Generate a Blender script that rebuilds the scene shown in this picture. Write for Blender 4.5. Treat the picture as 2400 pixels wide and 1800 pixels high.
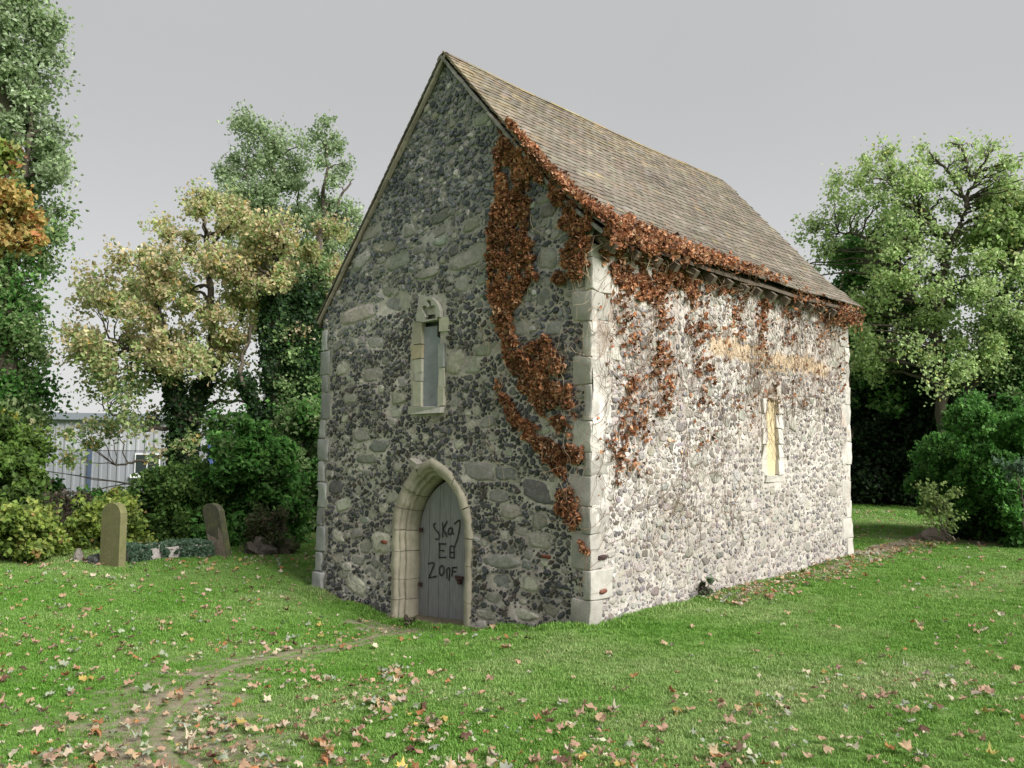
import bpy, math
import numpy as np
from mathutils import Matrix, Vector
for o in list(bpy.data.objects): bpy.data.objects.remove(o)
SC = bpy.context.scene
rad = math.radians
# ------------------------------------------------------------------ camera
CAM = np.array([5.172139, -6.647458, 2.105070]); YAW, PITCH, ROLL, FPX = -0.754388, 0.069658, 0.011975, 2000.0
_f = np.array([math.sin(YAW)*math.cos(PITCH), math.cos(YAW)*math.cos(PITCH), math.sin(PITCH)])
_r = np.array([math.cos(YAW), -math.sin(YAW), 0.0]); _u = np.cross(_r, _f)
CR, CU, CF = math.cos(ROLL)*_r+math.sin(ROLL)*_u, -math.sin(ROLL)*_r+math.cos(ROLL)*_u, _f
cd = bpy.data.cameras.new('camera'); cam = bpy.data.objects.new('camera', cd); SC.collection.objects.link(cam)
cd.sensor_width = 36; cd.lens = 36*FPX/2400; cd.clip_end = 2000; cd.clip_start = .05
cam.matrix_world = Matrix(((CR[0], CU[0], -CF[0], CAM[0]), (CR[1], CU[1], -CF[1], CAM[1]), (CR[2], CU[2], -CF[2], CAM[2]), (0, 0, 0, 1)))
SC.camera = cam
# ------------------------------------------------------------------ light
SUN_DIR = np.array([0.80, 0.04, 0.60]); SUN_DIR /= np.linalg.norm(SUN_DIR)      # towards the bright part of the cloud
EL = math.asin(SUN_DIR[2]); AZ = math.atan2(SUN_DIR[0], SUN_DIR[1])
world = bpy.data.worlds.new('World'); SC.world = world; world.use_nodes = True
wn = world.node_tree; wn.nodes.clear()
sky = wn.nodes.new('ShaderNodeTexSky'); sky.sky_type = 'NISHITA'; sky.sun_disc = False
sky.sun_elevation = EL; sky.sun_rotation = AZ; sky.dust_density = 4; sky.air_density = 1
wm = wn.nodes.new('ShaderNodeMix'); wm.data_type = 'RGBA'; wm.inputs[0].default_value = 0.95
wm.inputs[7].default_value = (3.52, 3.52, 3.50, 1)                                 # even overcast cloud
bg = wn.nodes.new('ShaderNodeBackground'); bg.inputs[1].default_value = 0.1
wo = wn.nodes.new('ShaderNodeOutputWorld')
wg = wn.nodes.new('ShaderNodeTexCoord'); wx = wn.nodes.new('ShaderNodeSeparateXYZ'); wr = wn.nodes.new('ShaderNodeMapRange'); wr.interpolation_type = 'SMOOTHSTEP'
wr.inputs[1].default_value = -.05; wr.inputs[2].default_value = .42; wr.inputs[3].default_value = 1.42; wr.inputs[4].default_value = 1.0   # thin cloud is paler towards the horizon, all the way round
wv = wn.nodes.new('ShaderNodeVectorMath'); wv.operation = 'SCALE'
wn.links.new(wg.outputs['Generated'], wx.inputs[0]); wn.links.new(wx.outputs[2], wr.inputs[0]); wn.links.new(wm.outputs[2], wv.inputs[0])
wc = wn.nodes.new('ShaderNodeTexNoise'); wc.inputs['Scale'].default_value = 2.2; wc.inputs['Detail'].default_value = 5; wn.links.new(wg.outputs['Generated'], wc.inputs['Vector'])
wc2 = wn.nodes.new('ShaderNodeMapRange'); wc2.inputs[1].default_value = .3; wc2.inputs[2].default_value = .7; wc2.inputs[3].default_value = .98; wc2.inputs[4].default_value = 1.02; wn.links.new(wc.outputs[0], wc2.inputs[0])
wk = wn.nodes.new('ShaderNodeMath'); wk.operation = 'MULTIPLY'; wn.links.new(wr.outputs[0], wk.inputs[0]); wn.links.new(wc2.outputs[0], wk.inputs[1]); wn.links.new(wk.outputs[0], wv.inputs['Scale'])
wn.links.new(sky.outputs[0], wm.inputs[6]); wn.links.new(wv.outputs[0], bg.inputs[0]); wn.links.new(bg.outputs[0], wo.inputs[0])
sl = bpy.data.lights.new('sun', 'SUN'); sl.energy = 4.6; sl.angle = rad(32); sl.color = (1, .965, .92)
sun = bpy.data.objects.new('sun', sl); SC.collection.objects.link(sun); sun.location = (20, 0, 30)
sun.rotation_euler = Vector(SUN_DIR).to_track_quat('Z', 'Y').to_euler()
SC.view_settings.view_transform = 'Standard'; SC.view_settings.look = 'None'
SC.view_settings.exposure = 0.65; SC.view_settings.gamma = 1; SC.view_settings.use_curve_mapping = False
try: SC.cycles.max_bounces = 6; SC.cycles.diffuse_bounces = 3; SC.cycles.transparent_max_bounces = 4; SC.cycles.use_denoising = True
except Exception: pass
rng = np.random.default_rng(7)

# ------------------------------------------------------------------ helpers
def vnoise(x, y, seed=0):
    x = np.asarray(x, float); y = np.asarray(y, float)
    xi = np.floor(x).astype(np.int64); yi = np.floor(y).astype(np.int64); fx = x-xi; fy = y-yi
    fx = fx*fx*(3-2*fx); fy = fy*fy*(3-2*fy)
    def h(a, b):
        n = (a*374761393+b*668265263+seed*1442695041) & 0x7fffffff
        n = ((n ^ (n >> 13))*1274126177) & 0x7fffffff
        return ((n ^ (n >> 16)) & 0xffff)/65535.0
    return (h(xi, yi)*(1-fx)+h(xi+1, yi)*fx)*(1-fy)+(h(xi, yi+1)*(1-fx)+h(xi+1, yi+1)*fx)*fy
def fbm(x, y, seed=0, o=4):
    s = 0; a = .5; t = 0
    for k in range(o):
        s = s+a*vnoise(np.asarray(x)*2**k+17*k, np.asarray(y)*2**k-9*k, seed+k); t += a; a *= .5
    return s/t
def sstep(a, b, x):
    t = np.clip((x-a)/(b-a), 0, 1); return t*t*(3-2*t)
def polydist(pts, x, y):
    d = np.full(np.shape(x), 1e9)
    for (ax, ay), (bx, by) in zip(pts[:-1], pts[1:]):
        vx, vy = bx-ax, by-ay; t = np.clip(((x-ax)*vx+(y-ay)*vy)/(vx*vx+vy*vy+1e-9), 0, 1)
        d = np.minimum(d, np.hypot(x-ax-t*vx, y-ay-t*vy))
    return d
def inpoly(poly, x, y):
    x = np.asarray(x, float); y = np.asarray(y, float); c = np.zeros(x.shape, bool); n = len(poly)
    for i in range(n):
        x0, y0 = poly[i]; x1, y1 = poly[(i+1) % n]
        if y0 == y1: continue
        m = ((y0 > y) != (y1 > y)) & (x < (x1-x0)*(y-y0)/(y1-y0)+x0); c ^= m
    return c
def ray(px, py): return CF+CR*(px-1200)/FPX-CU*(py-900)/FPX
def P3(px, py, dist):
    d = ray(px, py); return CAM+d*dist/math.hypot(d[0], d[1])
def gab(px, py):                       # point of the gable wall seen there: (x, z)
    d = ray(px, py); q = CAM+d*(-CAM[1]/d[1]); return q[0], q[2]
def sid(px, py):                       # point of the side wall: (y, z)
    d = ray(px, py); q = CAM+d*(-CAM[0]/d[0]); return q[1], q[2]
W, L = 4.611, 6.369; RX = -2.22; RZ = 6.74; EX = .2; EZ = 4.2; LX = -W-.1; LZ = 3.74
_gp = [(-W, 0, .17, .8), (-3.9, -.15, .06, .8), (-2.9, -.2, -.02, .8), (-2.3, -.4, -.03, .8), (-1.5, -.3, .08, .7), (-.8, -.3, .22, .8), (0, -.2, .36, .8), (.4, .8, .40, 1), (.2, 3, .42, 1.2),
       (.2, L, .49, 1.5), (0, 10, .55, 3), (-4, 17, .6, 5), (-5, 21, .62, 5), (5.2, -6.6, .5, 2), (2.5, -4, .44, 1.5), (1, -3, .36, 1.5), (-1, -2, .18, 1.2), (-2.4, -1.4, .06, 1), (-4, -1.5, .2, 1.5), (-.5, -4.5, .32, 1.5),
       (-7.5, -1, .28, 2), (-7.6, 1.5, .22, 2), (-6, 3, .2, 2), (-10, -1, .35, 3), (-14, 2, .28, 4), (-20, 8, .08, 8), (-24, 14, -.08, 8), (-17, 13, .1, 5), (6, 3, .5, 2), (10, 10, .6, 5), (4, -1, .47, 1.5), (-4, -8, .45, 3), (-35, 30, .0, 20), (20, 40, .8, 20)]
def hz(x, y):
    x = np.asarray(x, float); y = np.asarray(y, float); s = 0; w = 0
    for (a, b, z, r) in _gp:
        k = r*r/((x-a)**2+(y-b)**2+.05*r*r)**1.35; s = s+k*z; w = w+k
    return s/w+(fbm(x*.8, y*.8, 5, 3)-.5)*.05*sstep(.3, 1.5, np.maximum(np.maximum(x, -W-x), np.maximum(y-L, -y)))
def G(px, py):
    d = ray(px, py); z = .3
    for _ in range(30):
        t = (z-CAM[2])/d[2]; q = CAM+d*t; z = .5*z+.5*float(hz(q[0], q[1]))
    return np.array([q[0], q[1], float(hz(q[0], q[1]))])
COL = SC.collection
def newobj(name, me, mat=None, parent=None):
    o = bpy.data.objects.new(name, me); COL.objects.link(o)
    if mat is not None and me is not None and not me.materials: me.materials.append(mat)
    if parent is not None:
        o.parent = parent
        if parent.type == 'EMPTY': o.matrix_parent_inverse = Matrix.Translation(-parent.location)
    return o
def mk(name, V, F, mat=None, parent=None, col=None, smooth=False, org=None, extra=None, kind=None):
    """V (n,3), F list/array of equal-length faces or list of arrays"""
    V = np.asarray(V, float)
    if org is not None: V = V-np.asarray(org)
    Fs = F if isinstance(F, list) and len(F) and isinstance(F[0], np.ndarray) else [np.asarray(F)]
    me = bpy.data.meshes.new(name); me.vertices.add(len(V)); me.vertices.foreach_set('co', V.astype(np.float32).ravel())
    nl = sum(f.size for f in Fs); npol = sum(len(f) for f in Fs)
    me.loops.add(nl); me.loops.foreach_set('vertex_index', np.concatenate([f.ravel() for f in Fs]).astype(np.int32))
    tot = np.concatenate([np.full(len(f), f.shape[1]) for f in Fs]).astype(np.int32)
    st = np.concatenate([[0], np.cumsum(tot)[:-1]]).astype(np.int32)
    me.polygons.add(npol); me.polygons.foreach_set('loop_start', st); me.polygons.foreach_set('loop_total', tot)
    me.polygons.foreach_set('use_smooth', np.full(npol, smooth))
    me.update(calc_edges=True)
    a = me.attributes.new('col', 'FLOAT_COLOR', 'POINT')
    c = np.ones((len(V), 4), np.float32)
    if col is not None: c[:, :3] = col
    a.data.foreach_set('color', c.ravel())
    if extra:
        for k, v in extra.items():
            a = me.attributes.new(k, 'FLOAT', 'POINT'); a.data.foreach_set('value', np.asarray(v, np.float32))
    if name is None: return me
    o = newobj(name, me, mat, parent)
    if org is not None: o.location = org
    if kind: o['kind'] = kind
    return o
def thing(name, label, cat, loc=(0, 0, 0), group=None):
    o = bpy.data.objects.new(name, None); COL.objects.link(o); o.location = [float(v) for v in loc]; o.empty_display_size = .2
    tag(o, label, cat, group); return o
def tag(o, label, cat, group=None):
    o['label'] = label; o['category'] = cat
    if group: o['group'] = group
    return o
class MB:                                # collects shapes that make ONE object
    def __init__(s): s.V = []; s.T = []; s.Q = []; s.C = []; s.n = 0
    def add(s, V, F, col=None):
        V = np.asarray(V, float); F = np.asarray(F)
        (s.T if F.shape[1] == 3 else s.Q).append(F+s.n); s.V.append(V); s.n += len(V)
        c = np.ones((len(V), 3)); 
        if col is not None: c[:] = col
        s.C.append(c); return s
    def box(s, c, d, rot=None, col=None, jit=0):
        v = np.array([[i, j, k] for i in (-.5, .5) for j in (-.5, .5) for k in (-.5, .5)])*np.asarray(d)
        if jit: v = v+rng.normal(0, jit, v.shape)
        if rot is not None: v = v@np.asarray(rot).T
        return s.add(v+np.asarray(c), [[0, 1, 3, 2], [4, 6, 7, 5], [0, 4, 5, 1], [2, 3, 7, 6], [0, 2, 6, 4], [1, 5, 7, 3]], col)
    def tube(s, pts, r, n=6, col=None):
        V, F = tube(pts, r, n); return s.add(V, F, col)
    def build(s, name, mat, parent=None, smooth=False, org=None, kind=None):
        Fs = []
        if s.T: Fs.append(np.concatenate(s.T))
        if s.Q: Fs.append(np.concatenate(s.Q))
        return mk(name, np.concatenate(s.V), Fs, mat, parent, np.concatenate(s.C), smooth, org, kind=kind)
def tube(pts, r, n=6):
    pts = np.asarray(pts, float); m = len(pts); r = np.broadcast_to(np.asarray(r, float), (m,))
    t = np.gradient(pts, axis=0); t /= np.linalg.norm(t, axis=1)[:, None]+1e-9
    a = np.cross(t, [0.13, 0.2, 1.0]); bad = np.linalg.norm(a, axis=1) < .15; a[bad] = np.cross(t[bad], [1, .1, 0]); a /= np.linalg.norm(a, axis=1)[:, None]+1e-9
    b = np.cross(t, a); th = np.arange(n)*2*np.pi/n
    V = (pts[:, None]+r[:, None, None]*(a[:, None]*np.cos(th)[None, :, None]+b[:, None]*np.sin(th)[None, :, None])).reshape(-1, 3)
    i = np.arange(m-1)[:, None]*n; j = np.arange(n)[None]; k = (j+1) % n
    F = np.stack([i+j, i+k, i+n+k, i+n+j], -1).reshape(-1, 4)
    V = np.vstack([V, pts[0], pts[-1]]); e = m*n
    c1 = np.stack([np.full(n, e), (np.arange(n)+1) % n, np.arange(n), np.arange(n)], 1)
    c2 = np.stack([np.full(n, e+1), (m-1)*n+np.arange(n), (m-1)*n+(np.arange(n)+1) % n, (m-1)*n+(np.arange(n)+1) % n], 1)
    return V, F          # open ends are buried or hair-thin
# ------------------------------------------------------------------ materials
def mat(name, base=(1, 1, 1), rough=.85, noise=0, nscale=8, bump=0, bscale=40, bump2=0, bscale2=200, attr=True, trans=0, spots=None, spec=.3, objvar=0, stretch=None, dist=.01):
    m = bpy.data.materials.new(name); m.use_nodes = True; nt = m.node_tree; N = nt.nodes; Lk = nt.links
    bs = N['Principled BSDF']; bs.inputs['Roughness'].default_value = rough; bs.inputs['Specular IOR Level'].default_value = spec
    tc = N.new('ShaderNodeTexCoord'); co = tc.outputs['Object']
    geo = N.new('ShaderNodeNewGeometry'); co = geo.outputs['Position']
    if stretch:
        mp = N.new('ShaderNodeMapping'); mp.inputs['Scale'].default_value = stretch; Lk.new(co, mp.inputs[0]); co = mp.outputs[0]
    def mul(a, b):
        x = N.new('ShaderNodeMix'); x.data_type = 'RGBA'; x.blend_type = 'MULTIPLY'; x.inputs[0].default_value = 1
        for s, v in ((6, a), (7, b)):
            if isinstance(v, tuple): x.inputs[s].default_value = (*v, 1)
            else: Lk.new(v, x.inputs[s])
        return x.outputs[2]
    oi = N.new('ShaderNodeObjectInfo'); c = mul(base, oi.outputs['Color'])
    if attr:
        at = N.new('ShaderNodeAttribute'); at.attribute_name = 'col'; c = mul(c, at.outputs['Color'])
    def ns(scale, detail=5, rough_=.6):
        n = N.new('ShaderNodeTexNoise'); n.inputs['Scale'].default_value = scale; n.inputs['Detail'].default_value = detail; n.inputs['Roughness'].default_value = rough_; Lk.new(co, n.inputs['Vector']); return n.outputs[0]
    def mr(v, lo, hi, a=.3, b=.7):
        r = N.new('ShaderNodeMapRange'); r.inputs[1].default_value = a; r.inputs[2].default_value = b; r.inputs[3].default_value = lo; r.inputs[4].default_value = hi; Lk.new(v, r.inputs[0]); return r.outputs[0]
    if noise:
        r = mr(ns(nscale, 6, .65), 1-noise, 1+noise*.6); cc = N.new('ShaderNodeCombineColor')
        for i in range(3): Lk.new(r, cc.inputs[i])
        c = mul(c, cc.outputs[0])
    for sp in (spots or []):             # (scale, lo, hi, rgb, amount): patches of lichen, dirt or wear
        f = mr(ns(sp[0], 6, .7), 0, sp[4], sp[1], sp[2])
        x = N.new('ShaderNodeMix'); x.data_type = 'RGBA'; Lk.new(f, x.inputs[0]); Lk.new(c, x.inputs[6]); x.inputs[7].default_value = (*sp[3], 1); c = x.outputs[2]
    Lk.new(c, bs.inputs['Base Color'])
    h = None
    for amt, s in ((bump, bscale), (bump2, bscale2)):
        if amt:
            b = N.new('ShaderNodeBump'); b.inputs['Strength'].default_value = min(1, amt); b.inputs['Distance'].default_value = dist*max(1, amt)
            Lk.new(ns(s, 6, .65), b.inputs['Height'])
            if h is not None: Lk.new(h, b.inputs['Normal'])
            h = b.outputs[0]
    if h is not None: Lk.new(h, bs.inputs['Normal'])
    if trans:
        t = N.new('ShaderNodeBsdfTranslucent'); ms = N.new('ShaderNodeMixShader'); ms.inputs[0].default_value = trans
        Lk.new(c, t.inputs[0]); Lk.new(bs.outputs[0], ms.inputs[1]); Lk.new(t.outputs[0], ms.inputs[2]); Lk.new(ms.outputs[0], N['Material Output'].inputs[0])
    return m
M = dict(
    mortar=mat('lime_mortar', rough=.95, noise=.28, nscale=14, bump=.9, bscale=45, bump2=.7, bscale2=160, dist=.012, spots=[(90, .62, .72, (.10, .095, .09), .55), (30, .60, .75, (.17, .16, .14), .35)]),
    flint=mat('flint', rough=.42, noise=.35, nscale=60, bump=.4, bscale=90, spec=.5, dist=.006, spots=[(70, .60, .7, (.42, .41, .38), .5)]),
    block=mat('rubble_stone', rough=.92, noise=.3, nscale=18, bump=.9, bscale=35, bump2=.6, bscale2=140, dist=.02, spots=[(50, .58, .70, (.16, .155, .14), .55), (13, .54, .64, (.33, .32, .28), .6)]),
    dressed=mat('dressed_stone', rough=.9, noise=.18, nscale=10, bump=.5, bscale=50, bump2=.4, bscale2=170, dist=.008, spots=[(40, .62, .74, (.16, .14, .10), .5), (6, .58, .72, (.30, .27, .18), .45)]),
    tile=mat('clay_tile', rough=.9, noise=.3, nscale=25, bump=.6, bscale=60, dist=.006, spots=[(28, .60, .72, (.26, .25, .21), .4), (12, .60, .7, (.12, .12, .07), .6)]),
    wood=mat('weathered_wood', rough=.8, noise=.3, nscale=20, bump=.5, bscale=30, stretch=(3, 3, .25), dist=.004, spots=[(14, .55, .75, (.27, .30, .33), .5)]),
    timber=mat('old_timber', rough=.9, noise=.3, nscale=20, bump=.4, bscale=30, attr=True),
    leaf=mat('leaf', rough=.6, trans=.5, spec=.3),
    dry=mat('dry_leaf', rough=.75, trans=.25, spec=.25, noise=.2, nscale=60),
    bark=mat('bark', rough=.95, noise=.4, nscale=9, bump=1, bscale=16, stretch=(1, 1, .35), dist=.05),
    twig=mat('twig', rough=.9, noise=.2, nscale=30),
    paint=mat('spray_paint', rough=.6),
    iron=mat('rusty_iron', base=(.07, .035, .03), rough=.7, noise=.4, nscale=40, attr=False),
    metal=mat('cladding_metal', rough=.45, noise=.07, nscale=1.2, spec=.5),
    grave=mat('gravestone', rough=.95, noise=.25, nscale=9, bump=.6, bscale=40, dist=.01, spots=[(5, .45, .65, (.14, .15, .055), .75), (30, .6, .7, (.3, .3, .25), .4)]),
    glass=mat('window_glass', base=(.02, .025, .03), rough=.1, spec=.6, attr=False),
)
def ground_mat():
    m = bpy.data.materials.new('lawn_soil'); m.use_nodes = True; nt = m.node_tree; N = nt.nodes; Lk = nt.links; bs = N['Principled BSDF']; bs.inputs['Roughness'].default_value = .95; bs.inputs['Specular IOR Level'].default_value = .15
    g = N.new('ShaderNodeNewGeometry')
    def ns(s, d=6, r=.65):
        n = N.new('ShaderNodeTexNoise'); n.inputs['Scale'].default_value = s; n.inputs['Detail'].default_value = d; n.inputs['Roughness'].default_value = r; Lk.new(g.outputs['Position'], n.inputs['Vector']); return n.outputs[0]
    def mix(f, a, b):
        x = N.new('ShaderNodeMix'); x.data_type = 'RGBA'; Lk.new(f, x.inputs[0])
        for s, v in ((6, a), (7, b)):
            if isinstance(v, tuple): x.inputs[s].default_value = (*v, 1)
            else: Lk.new(v, x.inputs[s])
        return x.outputs[2]
    def mr(v, a, b):
        r = N.new('ShaderNodeMapRange'); r.inputs[1].default_value = a; r.inputs[2].default_value = b; Lk.new(v, r.inputs[0]); return r.outputs[0]
    c = mix(mr(ns(.6), .35, .65), (.12, .25, .04), (.19, .31, .09))
    c = mix(mr(ns(25), .35, .7), c, (.05, .105, .018))
    c = mix(mr(ns(7), .6, .75), c, (.17, .20, .07))
    d = mix(mr(ns(9), .35, .65), (.20, .165, .11), (.29, .26, .20)); d = mix(mr(ns(70), .5, .7), d, (.12, .11, .05))
    at = N.new('ShaderNodeAttribute'); at.attribute_name = 'dirt'
    ad = N.new('ShaderNodeMath'); ad.operation = 'ADD'; Lk.new(at.outputs['Fac'], ad.inputs[0])
    sb = N.new('ShaderNodeMath'); sb.operation = 'MULTIPLY_ADD'; Lk.new(ns(12), sb.inputs[0]); sb.inputs[1].default_value = 1.2; sb.inputs[2].default_value = -.6; Lk.new(sb.outputs[0], ad.inputs[1])
    mm = N.new('ShaderNodeMath'); mm.operation = 'MULTIPLY'; Lk.new(mr(ad.outputs[0], .3, .7), mm.inputs[0]); Lk.new(mr(at.outputs['Fac'], .02, .15), mm.inputs[1])
    Lk.new(mix(mm.outputs[0], c, d), bs.inputs['Base Color'])
    b = N.new('ShaderNodeBump'); b.inputs['Strength'].default_value = .8; b.inputs['Distance'].default_value = .02; Lk.new(ns(60), b.inputs['Height']); Lk.new(b.outputs[0], bs.inputs['Normal'])
    return m
M['ground'] = ground_mat()
def grass_mat():
    m = bpy.data.materials.new('grass_blade'); m.use_nodes = True; nt = m.node_tree; N = nt.nodes; Lk = nt.links; bs = N['Principled BSDF']; bs.inputs['Roughness'].default_value = .55; bs.inputs['Specular IOR Level'].default_value = .3
    g = N.new('ShaderNodeNewGeometry')
    def ns(s, d=5):
        n = N.new('ShaderNodeTexNoise'); n.inputs['Scale'].default_value = s; n.inputs['Detail'].default_value = d; n.inputs['Roughness'].default_value = .65; Lk.new(g.outputs['Position'], n.inputs['Vector']); return n.outputs[0]
    def ramp(v, pts):
        r = N.new('ShaderNodeValToRGB'); Lk.new(v, r.inputs[0]); e = r.color_ramp.elements
        e[0].position, e[0].color = pts[0][0], (*pts[0][1], 1); e[1].position, e[1].color = pts[-1][0], (*pts[-1][1], 1)
        for p, c in pts[1:-1]: q = e.new(p); q.color = (*c, 1)
        return r.outputs[0]
    c1 = ramp(ns(.55), [(.3, (.10, .265, .025)), (.5, (.17, .33, .065)), (.7, (.30, .40, .16))])
    c2 = ramp(g.outputs['Random Per Island'], [(0, (.78, .8, .72)), (.5, (1, 1, 1)), (.9, (1.15, 1.1, 1.2)), (1, (1.8, 1.4, 1.5))])
    c3 = ramp(ns(9), [(.35, (.8, .85, .75)), (.65, (1.2, 1.12, 1.25))])
    def mul(a, b):
        x = N.new('ShaderNodeMix'); x.data_type = 'RGBA'; x.blend_type = 'MULTIPLY'; x.inputs[0].default_value = 1; Lk.new(a, x.inputs[6]); Lk.new(b, x.inputs[7]); return x.outputs[2]
    c = mul(mul(c1, c2), c3); Lk.new(c, bs.inputs['Base Color'])
    t = N.new('ShaderNodeBsdfTranslucent'); ms = N.new('ShaderNodeMixShader'); ms.inputs[0].default_value = .35
    Lk.new(c, t.inputs[0]); Lk.new(bs.outputs[0], ms.inputs[1]); Lk.new(t.outputs[0], ms.inputs[2]); Lk.new(ms.outputs[0], N['Material Output'].inputs[0]); return m
M['grass'] = grass_mat()

# ================================================================== GROUND
PATHPX = [(985, 1476), (930, 1484), (860, 1502), (740, 1520), (640, 1540), (540, 1566), (470, 1600), (410, 1650), (360, 1710), (380, 1770), (440, 1850)]
PATH = [tuple(G(*q)[:2]) for q in PATHPX]
def dirt(x, y):
    d = polydist(PATH, x, y); n = fbm(x*3, y*3, 21, 3)-.5
    low = sstep(-2.2, -4.2, y); a = np.maximum((1-sstep(.02, .40, d+n*.5))*.82, (1-sstep(.1, .75+.6*low, d+n*1.1))*(.46+.16*low))
    wall = np.maximum(np.maximum(-W-x, x-0), np.maximum(-y, y-L))           # distance outside the chapel footprint
    b = (1-sstep(.02, .30, wall+n*.3))*.8
    c = (1-sstep(.2, .9, np.hypot(x+2.6, (y+.5)*1.4)+n*.6))*.75
    tb = (1-sstep(.7, 2.0, np.hypot(x-TREEBED[0], y-TREEBED[1])+n*.8))
    side = (x > -.2)*(y > 2.0)*(1-sstep(.1, .55, x+n*.4))*.9
    return np.clip(np.maximum.reduce([a, b, c, tb, side]), 0, 1)
TREEBED = G(2360, 1262)[:2]
def axis(lo, hi, st, far):
    a = [lo]; s = st
    while a[-1] > -far: s *= 1.18; a.append(a[-1]-s)
    b = [hi]; s = st
    while b[-1] < far: s *= 1.18; b.append(b[-1]+s)
    return np.array(a[::-1][:-1]+list(np.arange(lo, hi, st))+b)
gx = axis(-13, 8, .1, 420); gy = axis(-7.5, 14, .1, 420)
X, Y = np.meshgrid(gx, gy); Z = hz(X, Y)+(fbm(X*5, Y*5, 3, 2)-.5)*.012*(np.hypot(X, Y) < 20)
n0, n1 = X.shape; idx = np.arange(n0*n1).reshape(n0, n1)
Fg = np.stack([idx[:-1, :-1], idx[:-1, 1:], idx[1:, 1:], idx[1:, :-1]], -1).reshape(-1, 4)
gr = mk('ground', np.stack([X, Y, Z], -1).reshape(-1, 3), Fg, M['ground'], smooth=True, extra={'dirt': dirt(X, Y).ravel()}); gr['kind'] = 'structure'
# the trodden path: a thin sheet over the ground
pp = np.array(PATH); seg = []
for a, b in zip(pp[:-1], pp[1:]):
    k = max(2, int(np.linalg.norm(b-a)/.08)); seg += [a+(b-a)*t for t in np.linspace(0, 1, k, endpoint=False)]
seg = np.array(seg+[pp[-1]]); 
for _ in range(6): seg[1:-1] = (seg[:-2]+seg[1:-1]*2+seg[2:])/4
tt = np.gradient(seg, axis=0); tt /= np.linalg.norm(tt, axis=1)[:, None]; nn = np.stack([-tt[:, 1], tt[:, 0]], 1)
ss = np.arange(len(seg))*.08
hw = .07+.10*(fbm(ss*.9, 0*ss, 31)-.3); cols = np.linspace(-1, 1, 7)
PV = np.concatenate([(seg+nn*((hw*(1+1.3*(fbm(ss*4, 0*ss+c*2, 33, 4)-.5)))*c)[:, None])[:, None] for c in cols], 1).reshape(-1, 2)
PZ = hz(PV[:, 0], PV[:, 1])+.014-.012*np.abs(np.tile(cols, len(seg)))**4
pi_ = np.arange(len(PV)).reshape(-1, 7); PF = np.stack([pi_[:-1, 1:], pi_[:-1, :-1], pi_[1:, :-1], pi_[1:, 1:]], -1).reshape(-1, 4)
pa = mk('path', np.column_stack([PV, PZ]), PF, M['ground'], smooth=True, extra={'dirt': (np.tile(.66-.42*np.abs(cols)**2, len(seg)))}); pa['kind'] = 'structure'

# ================================================================== CHAPEL
CH = thing('chapel', 'old flint rubble chapel with steep tiled roof and small pointed door', 'chapel', (-W/2, L/2, .3))
def fg(u, v, w): return np.stack([u, -w, v], -1)           # gable frame: u along x, v up, w outwards
def fs(u, v, w): return np.stack([w, u, v], -1)            # side wall frame
def roofline(x):
    return np.where(x > RX, np.where(x > -.35, EZ+.02+(EX-x)*.83, RZ-(x-RX)*(RZ-(EZ+.02+(EX+.35)*.83))/(-.35-RX)), RZ-(RX-x)*(RZ-LZ)/(RX-LX))
def disp(u, v, k): return (fbm(u*1.3, v*1.3, 40+k, 3)-.5)*.07+(fbm(u*6, v*6, 50+k, 3)-.5)*.03+(fbm(u*25, v*25, 60+k, 2)-.5)*.012
def mortar_col(u, v, k):
    n = fbm(u*1.1, v*1.1, 70+k, 4); n2 = fbm(u*7, v*7, 75+k, 3)
    if k == 0:
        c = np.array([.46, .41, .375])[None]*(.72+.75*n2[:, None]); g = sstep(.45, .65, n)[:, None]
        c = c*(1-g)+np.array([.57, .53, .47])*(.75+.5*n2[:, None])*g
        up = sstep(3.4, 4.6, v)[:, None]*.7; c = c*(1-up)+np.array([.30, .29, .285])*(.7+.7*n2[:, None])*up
    else:
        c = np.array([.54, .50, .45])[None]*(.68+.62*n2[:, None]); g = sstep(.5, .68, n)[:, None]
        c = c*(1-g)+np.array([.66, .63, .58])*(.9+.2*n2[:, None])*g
        st_ = (sstep(.48, .68, fbm(u*9, v*1.6, 93, 4))*sstep(.35, .6, fbm(u*1.2+4, v*1.0, 94, 3)))[:, None]*.55; c = c*(1-st_)+np.array([.30, .22, .17])*(.8+.5*n2[:, None])*st_
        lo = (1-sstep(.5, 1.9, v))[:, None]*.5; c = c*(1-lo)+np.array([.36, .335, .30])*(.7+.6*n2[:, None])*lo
        e = fbm(u*2.6, v*2.6, 90, 3); zc = 3.33-.02*u
        b = (sstep(2.1, 2.4, u)*(1-sstep(5.4, 5.8, u))*(1-sstep(.09, .15, np.abs(v-zc)+(e-.5)*.32)))[:, None]*.85
        c = c*(1-b)+np.array([.56, .42, .27])*(.85+.3*n2[:, None])*b
    return c
DC, DH, DHO = -2.33, .47, .69; SPR = 1.05
def archz(u, h, rise):                                       # height of a pointed arch above the springing at |u|
    r = (rise*rise+h*h)/(2*h); return np.sqrt(np.maximum(r*r-(np.abs(u)+r-h)**2, 0))
def in_door(u, v, grow=0): return (np.abs(u-DC) < DHO-.05+grow) & (v < SPR+archz(u-DC, DHO-.05+grow, .82+grow))
def in_win(u, v, grow=0): return (u > -2.55-grow) & (u < -2.24+grow) & (v > 2.50-grow) & (v < 3.62+grow)
def in_swin(u, v, grow=0): return (u > 3.68-grow) & (u < 4.0+grow) & (v > 1.74-grow) & (v < 2.75+grow)
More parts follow.
